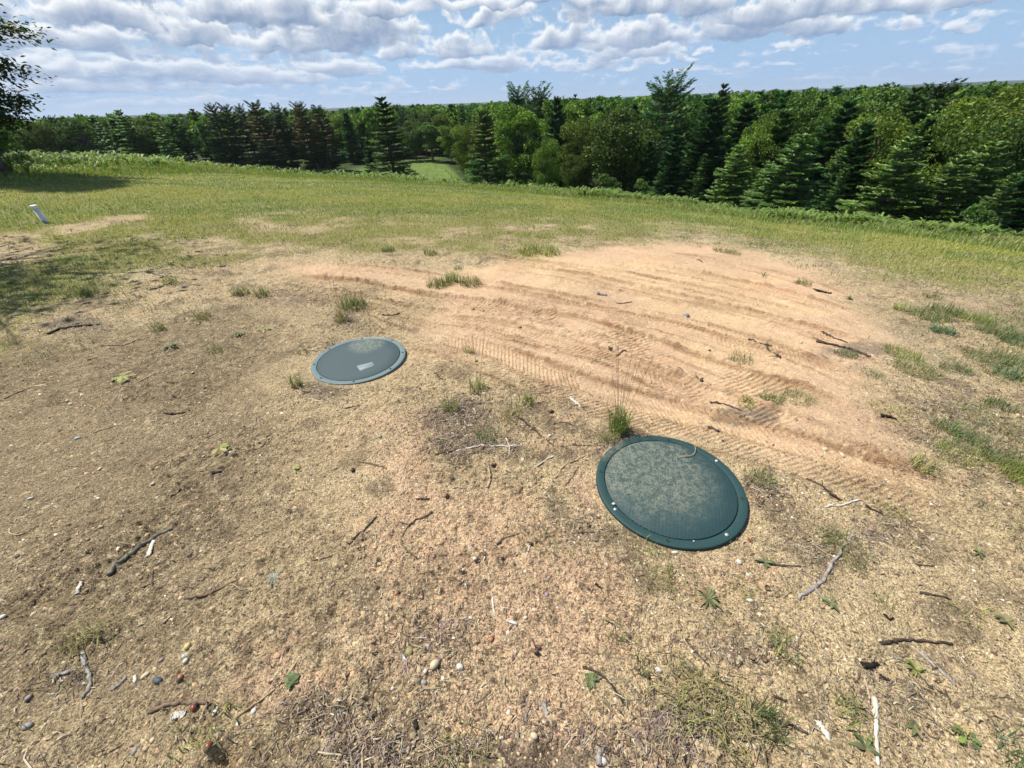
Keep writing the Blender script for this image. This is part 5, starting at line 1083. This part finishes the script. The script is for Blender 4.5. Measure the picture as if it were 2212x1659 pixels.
for a_ in [
 ('F', 1720, 1085, 110, .14, .6, GR + YG[:1], 'tall tuft with seed stalks standing behind the left rim of the big cover', .0035, (.05, .75), 'grass tuft', 9), ('F', 1665, 1135, 50, .07, .5, DRY + YG[:1], 'low brownish tuft in front of the tall seeding tuft', .002, (.2, .9)),
 ('A', 1920, 770, 45, .09, .2, GR + DRY, 'short tuft just lower left of the small cover', .003, (.1, .7)), ('A', 1960, 565, 22, .05, .4, MIX, 'little tuft left of the small cover', .003), ('A', 1040, 415, 45, .10, .8, DG + DRY, 'dusty tuft above the upper left leafy weed', .003),
 ('A', 1390, 545, 40, .06, 1.2, MIX, 'low sprigs between the two leafy weeds on the left', .003), ('A', 1570, 185, 60, .10, 1.4, DG + DRY, 'faded tuft at the back of the brown sand, left one', .004), ('A', 1700, 192, 60, .10, 1.4, GR + DRY, 'greener tuft at the back of the brown sand, right one', .004),
 ('A', 1110, 115, 50, .09, 1.2, YG + GR, 'yellow green tuft at the lower edge of the left lawn', .004), ('F', 120, 345, 110, .12, 3.4, DG + GR, 'large dark green tuft behind the small cover', .005), ('F', 640, 210, 110, .11, 3.6, GR + DRY + DG, 'left half of the tuft pair in the sand behind the covers', .005),
 ('F', 830, 205, 100, .10, 3.0, GR + DRY, 'right half of the tuft pair in the sand behind the covers', .005), ('F', 720, 190, 60, .14, 1.6, YG + GR, 'brighter middle sprig of the tuft pair behind the covers', .005), ('F', 60, 440, 60, .12, 1.0, DRY, 'dry brown weed stems above the small cover', .003, (.1, .6), 'dry weed', 4),
 ('F', 820, 612, 28, .07, .5, MIX, 'small sprig at the start of the fine tread marks', .003), ('F', 880, 850, 55, .10, 1.0, DRY + GR, 'dry tuft with grey stems between the covers, the upper one', .003, (.1, .8), 'grass tuft', 2), ('F', 705, 975, 80, .09, .5, DRY + GR, 'dense dry tuft between the covers, the left one', .002, (.1, .9), 'grass tuft', 2),
 ('F', 1080, 1000, 70, .09, 1.4, DRY, 'wispy dry tuft between the covers, the right one', .002, (.1, .9), 'grass tuft', 2), ('F', 930, 1130, 60, .06, 1.2, DRY + BG, 'low grey green tuft above the bleached twig', .003), ('F', 1165, 930, 26, .08, .5, GR, 'green sprig at the edge of the pink sand between the covers', .0035),
 ('C', 1150, 205, 36, .05, .8, MIX, 'left of two small tufts below the big cover', .0022), ('C', 1275, 255, 60, .055, .8, YG + GR, 'right of two small tufts below the big cover, yellow green', .0022), ('C', 1480, 330, 36, .04, 1.0, DRY + YG, 'thin pale tuft left below the big cover', .002), ('C', 1890, 290, 50, .055, .8, YG + DRY, 'yellow tuft touching the front of the big cover', .002),
 ('C', 1965, 480, 55, .06, .8, YG + GR, 'small bright tuft right below the big cover', .002), ('C', 1670, 800, 22, .12, .4, GR + DRY, 'sparse tall blades standing in pink sand right of bottom centre', .002, (.02, .4)), ('C', 1770, 900, 16, .07, .2, GR, 'few upright blades right of the sparse tall ones', .002, (.02, .3)),
 ('C', 1885, 1010, 36, .075, .3, DG + GR, 'upright green tuft right of bottom centre', .0025, (.02, .45)), ('C', 790, 1570, 90, .05, 1.6, YG + DRY, 'curly yellow grass at the bottom edge, centre left', .0016, (.3, .95), 'grass tuft', 0, True), ('C', 2090, 470, 30, .05, .8, DRY + GR, 'thin tuft right of the small bright one below the big cover', .002),
 ('D', 620, 1390, 150, .09, .6, DG, 'thick dark green tuft in the lower right part', .0022, (.02, .55)), ('D', 720, 925, 45, .075, .6, YG + GR, 'yellow green tuft above the two acorn cups', .0025), ('D', 460, 560, 40, .055, .4, YG, 'small yellow tuft right of the lower leafy weed', .002, (.05, .5)), ('D', 1120, 310, 130, .06, 1.8, GR + DG, 'mossy tuft behind the long curved grey stick', .002),
 ('D', 1030, 250, 60, .07, 1.0, GR, 'grass sprig left of the top of the long curved stick', .0025), ('D', 270, 1310, 170, .07, 2.2, YG + DRY, 'sprawling yellow green tangle of grass in the lower right part', .0022, (.3, .97), 'grass tuft', 0, True), ('D', 90, 1190, 80, .04, 2.0, DRY, 'dry grey grass left above the sprawling tangle', .0016, (.3, .95), 'grass tuft', 0, True),
 ('D', 1330, 610, 30, .045, .4, GR, 'small upright tuft in the right foreground', .002), ('D', 1850, 690, 45, .045, 1.2, YG + DRY, 'pale tuft at the right, above the straight grey stick', .002), ('D', 1140, 1330, 45, .09, .8, YG + GR, 'arching green blades left of the pale upright stick', .003), ('D', 1380, 60, 60, .05, 1.4, YG + DRY, 'yellow tuft right of the big cover beyond the dark twig', .002),
 ('D', 775, 600, 26, .035, .5, YG, 'tiny yellow tuft at the lower end of the curved stick', .002), ('D', 2180, 1570, 60, .09, 1.0, BG, 'bluish green tuft cut by the bottom right corner', .003), ('E', 580, 1430, 60, .09, .8, DRY + GR, 'wiry tuft against the right side of the big cover', .002, (.1, .85)),
 ('E', 1450, 650, 110, .08, 3.0, GR + YG, 'grass clump above centre of the weedy sand on the right, upper half', .004), ('E', 1540, 750, 130, .09, 3.6, GR + DRY, 'wide grass clump in the weedy sand on the right, lower half', .004), ('E', 1620, 410, 150, .10, 4.6, DG + GR, 'long grass clump at the back right, left part', .005),
 ('E', 1720, 380, 110, .11, 3.6, GR + DG, 'long grass clump at the back right, top part', .005), ('E', 1900, 430, 130, .10, 4.2, GR + YG, 'long grass clump at the back right, right part', .005), ('E', 2060, 520, 150, .11, 4.6, GR + DG, 'grass clump stretching to the right edge, upper', .005), ('E', 2180, 580, 120, .10, 4.0, DG + BG, 'grass clump on the right edge behind the weeds', .005),
 ('E', 1800, 1270, 100, .09, 2.6, YG + GR, 'yellow green clump at mid right', .003), ('E', 1850, 1170, 90, .09, 1.8, BG + GR, 'darker clump just above the yellow green one at mid right', .003), ('E', 1720, 1110, 50, .08, 1.0, GR, 'small clump left above the pair at mid right', .003), ('E', 2190, 1400, 130, .10, 2.0, YG, 'bright green clump cut by the right edge', .003, (.05, .7)),
 ('E', 2070, 1310, 90, .09, 2.0, DG, 'dark weedy clump left of the bright one at the right edge', .004), ('E', 650, 920, 55, .09, 1.6, DG + GR, 'left tuft above the grey litter in the sand', .004), ('E', 810, 920, 70, .08, 2.2, DRY + BG, 'greyish tuft right of the one above the litter', .003), ('E', 490, 945, 26, .05, .5, YG, 'small yellow green sprout left of the tufts in the sand', .004),
 ('E', 1110, 655, 50, .07, 1.6, DG, 'dark sprigs under the two dark sticks', .004), ('E', 1440, 370, 40, .08, .8, YG, 'yellow sprout left of the long grass clump at the back right', .004), ('E', 1640, 295, 60, .07, 2.2, DG + DRY, 'dark sprigs at the far right of the bare sand', .005), ('E', 840, 210, 60, .08, 2.0, DG + DRY, 'grey green sprigs left of the dark wood chunk', .005),
 ('E', 1590, 1345, 55, .07, 1.0, GR + YG, 'small green tuft below mid right', .003), ('E', 1360, 1000, 60, .05, 2.6, DRY + YG, 'flat dry grass by the black stub', .003), ('E', 1700, 505, 70, .10, 1.8, BG, 'blue green weed under the long grass clump', .005), ('E', 1780, 745, 70, .08, 2.0, DG, 'dark tuft right of the wide grass clump', .004),
 ('E', 1990, 680, 110, .08, 4.0, DG + GR, 'row of tufts near the right edge, left part', .004), ('E', 2130, 690, 100, .08, 3.4, BG + GR, 'row of tufts near the right edge, right part', .004), ('E', 2100, 790, 60, .09, 1.4, BG, 'blue green sprig under the row of tufts', .004), ('E', 2060, 970, 60, .08, 1.6, DG, 'dark sprig near the right edge, mid height', .004),
 ('E', 1280, 780, 50, .05, 1.6, DRY + BG, 'low pale weed at the end of the fine tracks', .003), ('E', 370, 15, 120, .09, 6, DRY + GR, 'dry tufts on the far rim of the bare sand', .006), ('E', 450, 690, 50, .07, 1.8, BG + DRY, 'faded sprig growing in the deep track', .004), ('B', 510, 850, 90, .06, .8, DRY, 'dry brown tuft above the broken grey stick', .0016, (.3, .97), 'grass tuft', 0, True),
 ('B', 1330, 1350, 45, .05, 1.2, YG + GR, 'fresh green sprig at the lower end of the long dry stem', .003), ('B', 1190, 1480, 40, .04, 1.6, BG + GR, 'low green sprig above the black hollow at the bottom', .003), ('A', 1320, 340, 60, .09, 1.6, DG + DRY, 'grey green weed behind the upper left leafy weed', .003), ('A', 560, 190, 90, .09, 3, DG, 'shaded green tuft in the grass on the left', .004),
 ('F', 1240, 15, 160, .11, 9, YG + DRY, 'long yellow tuft at the back edge of the bare sand', .008), ('F', 330, 5, 60, .09, 2, DG + GR, 'small dark tuft at the far left of the bare sand', .006), ('F', 590, 25, 60, .08, 2.4, DG + DRY, 'next small tuft along the far edge of the bare sand', .006), ('F', 755, 108, 40, .06, 1.0, GR + DRY, 'lone sprig behind the tuft pair', .004)]: tuft(*a_)
def rosette(reg, px, py, nl, ln, wd, cols, label, rise=.35, cat='weed', name='leafy_weed'):
    q_ = g2(reg, px, py); z0 = H1(*q_); L_ = []
    for k in range(nl):
        an = k * 2.4 + rng.uniform(-.25, .25); l_ = ln * .5 * rng.uniform(.45, 1.2); w2 = wd * .62 * rng.uniform(.6, 1.1); ri = rise * rng.uniform(.4, 1.6); d_ = np.array([math.cos(an), math.sin(an), 0]); s_ = np.array([-d_[1], d_[0], 0]); V = []; m_ = 7; bend = rng.normal(0, .12)
        for i in range(m_):
            t = i / (m_ - 1); w3 = w2 * math.sin(math.pi * min(.98, .08 + t * .9)) ** .8; c_ = d_ * l_ * t + s_ * bend * l_ * t * t + np.array([0, 0, l_ * (ri * t - ri * .8 * t * t) + .004])
            V += [c_ - s_ * w3 + [0, 0, w3 * .35], c_, c_ + s_ * w3 + [0, 0, w3 * .35]]
        F = []
        for i in range(m_ - 1):
            for j in (0, 1): b_ = i * 3 + j; F += [(b_, b_ + 1, b_ + 4), (b_, b_ + 4, b_ + 3)]
        c = pick(cols, 1)[0]; L_.append((np.array(V), np.array(F), np.tile(c, (len(V), 1))))
    V, F, c = join(L_); return tag(link(name, mesh(name, V, F, c, True, [veg_m]), None, (q_[0], q_[1], z0)), label, cat)
WD = [(.14, .165, .075), (.18, .20, .09), (.22, .245, .12), (.27, .22, .12)]
for a_ in [('A', 1560, 450, 26, .13, .009, WD + DG, 'leafy weed with narrow leaves left of the small seedling, upper left', .8), ('A', 1110, 530, 22, .12, .010, WD + [(.2, .2, .16)], 'greyish leafy weed lower left of the other one', .7), ('D', 605, 390, 14, .085, .009, WD, 'broad leaved weed right under the big cover', .9),
           ('D', 245, 620, 18, .09, .010, WD, 'leafy weed at lower right of the big cover, the lower of two', .9), ('D', 1010, 655, 9, .06, .008, WD, 'grey green leaves below the end of the curved stick', .4), ('D', 2090, 750, 10, .06, .011, WD, 'soft grey green weed near the right edge', .5), ('D', 1930, 325, 8, .06, .008, WD, 'small leafy weed at the right above the half buried twig', .8),
           ('D', 1530, 1040, 22, .055, .007, YG + GR, 'bright green leafy weed by the pit in the right foreground', 1.0), ('D', 1230, 1540, 10, .075, .010, DG + WD, 'long leaves crossing the pale upright stick at the bottom', .6), ('D', 1530, 1400, 9, .06, .008, WD, 'dull leafy weed right of the pale upright stick', .5),
           ('E', 1130, 305, 12, .09, .012, DG, 'spiky dark weed right of the dark wood chunk', 1.4), ('E', 598, 165, 7, .10, .016, DG, 'single dark green sprout on the far bare sand', 2.2), ('B', 1765, 1095, 9, .05, .016, DG, 'wilted dark green leaves at the upper end of the dry stem', .5), ('C', 1545, 1100, 22, .05, .009, DG, 'patch of dark green leaves under the curved dark twig', .5),
           ('E', 620, 590, 10, .07, .012, DRY + DG, 'withered leaves on the dark branchlet over the tracks', .6), ('D', 520, 250, 5, .03, .006, [(.30, .10, .05)], 'small reddish brown plant right of the big cover', .8), ('B', 1660, 480, 30, .07, .004, [(.25, .26, .19), (.32, .32, .24)], 'flat grey green tangle of moss right of the smooth brown twig', .25)]: rosette(*a_)
def seedling(reg, px, py, size, label, cols=YG, nl=7):
    q_ = g2(reg, px, py); z0 = H1(*q_); L_ = []; size = size * (.42 if reg == 'D' else .6)
    for k in range(nl):
        an = k * 2.4 + rng.uniform(-.4, .4); l_ = size * rng.uniform(.7, 1.1); d_ = np.array([math.cos(an), math.sin(an), rng.uniform(-.1, .25)]); s_ = np.array([-d_[1], d_[0], 0]); o0 = np.array([0, 0, size * rng.uniform(.3, .6)]) + d_ * size * .15
        ou = []
        for t, w3 in [(0, .02), (.2, .12), (.3, .07), (.42, .30), (.52, .13), (.68, .34), (.76, .15), (.88, .20), (1, .01)]: ou.append((t, w3))
        V = []
        for t, w3 in ou: c_ = o0 + d_ * l_ * t + [0, 0, -l_ * .25 * t * t]; V += [c_ - s_ * w3 * l_ + [0, 0, w3 * l_ * .15], c_, c_ + s_ * w3 * l_ + [0, 0, w3 * l_ * .15]]
        F = []
        for i in range(len(ou) - 1):
            for j in (0, 1): b_ = i * 3 + j; F += [(b_, b_ + 1, b_ + 4), (b_, b_ + 4, b_ + 3)]
        L_.append((np.array(V), np.array(F), np.tile(pick(cols, 1)[0], (len(V), 1))))
    tv, tf = tube(np.array([[0, 0, -.01], [.003, 0, size * .3], [0, 0, size * .6]]), np.array([.002, .0017, .001]), 4); tf = np.array(tf); L_.append((np.array(tv), np.concatenate([tf[:, :3], tf[:, [0, 2, 3]]]), np.tile([.25, .22, .1], (len(tv), 1))))
    V, F, c = join(L_); tag(link('oak_seedling', mesh('oak_seedling', V, F, c, False, [veg_m]), None, (q_[0], q_[1], z0)), label, 'seedling')
seedling('A', 815, 740, .10, 'yellow green oak seedling on the brown sand, farther left'); seedling('A', 1435, 1200, .075, 'yellow green oak seedling on the brown sand, the lower one', YG, 6); seedling('A', 1720, 425, .075, 'small bright seedling right of the upper left leafy weed', GR + YG, 5)
seedling('D', 1850, 1470, .075, 'bright green lobed seedling in the bottom right part', YG + GR, 7); seedling('A', 1920, 1330, .04, 'tiny pale seedling below the lower one on the brown sand', YG, 4); seedling('A', 1280, 385, .05, 'faint yellow sprout among the weeds on the left', DRY + YG, 4)
seedling('A', 1425, 938, .03, 'single dark green leaf lying on the brown sand', DG, 1)

# ------------------------------------------------------------------ air: thin even haze over the whole view, inside the sky dome
hm_, N = material('haze_air')
pv_ = N.new('ShaderNodeVolumePrincipled'); pv_.inputs['Color'].default_value = (.80, .88, 1.0, 1); pv_.inputs['Density'].default_value = .00011; pv_.inputs['Anisotropy'].default_value = .2
o = N.new('ShaderNodeOutputMaterial'); N.l.new(pv_.outputs[0], o.inputs['Volume'])
bx_ = np.array([(x_, y_, z_) for z_ in (-90.0, 60.0) for x_, y_ in ((-5300, -5300), (5300, -5300), (5300, 5300), (-5300, 5300))])
tag(link('haze', mesh('haze', bx_, [(0, 3, 2, 1), (4, 5, 6, 7), (0, 1, 5, 4), (1, 2, 6, 5), (2, 3, 7, 6), (3, 0, 4, 7)], None, False, [hm_])), 'thin summer haze over the fields and the far wood', 'haze', kind='stuff')
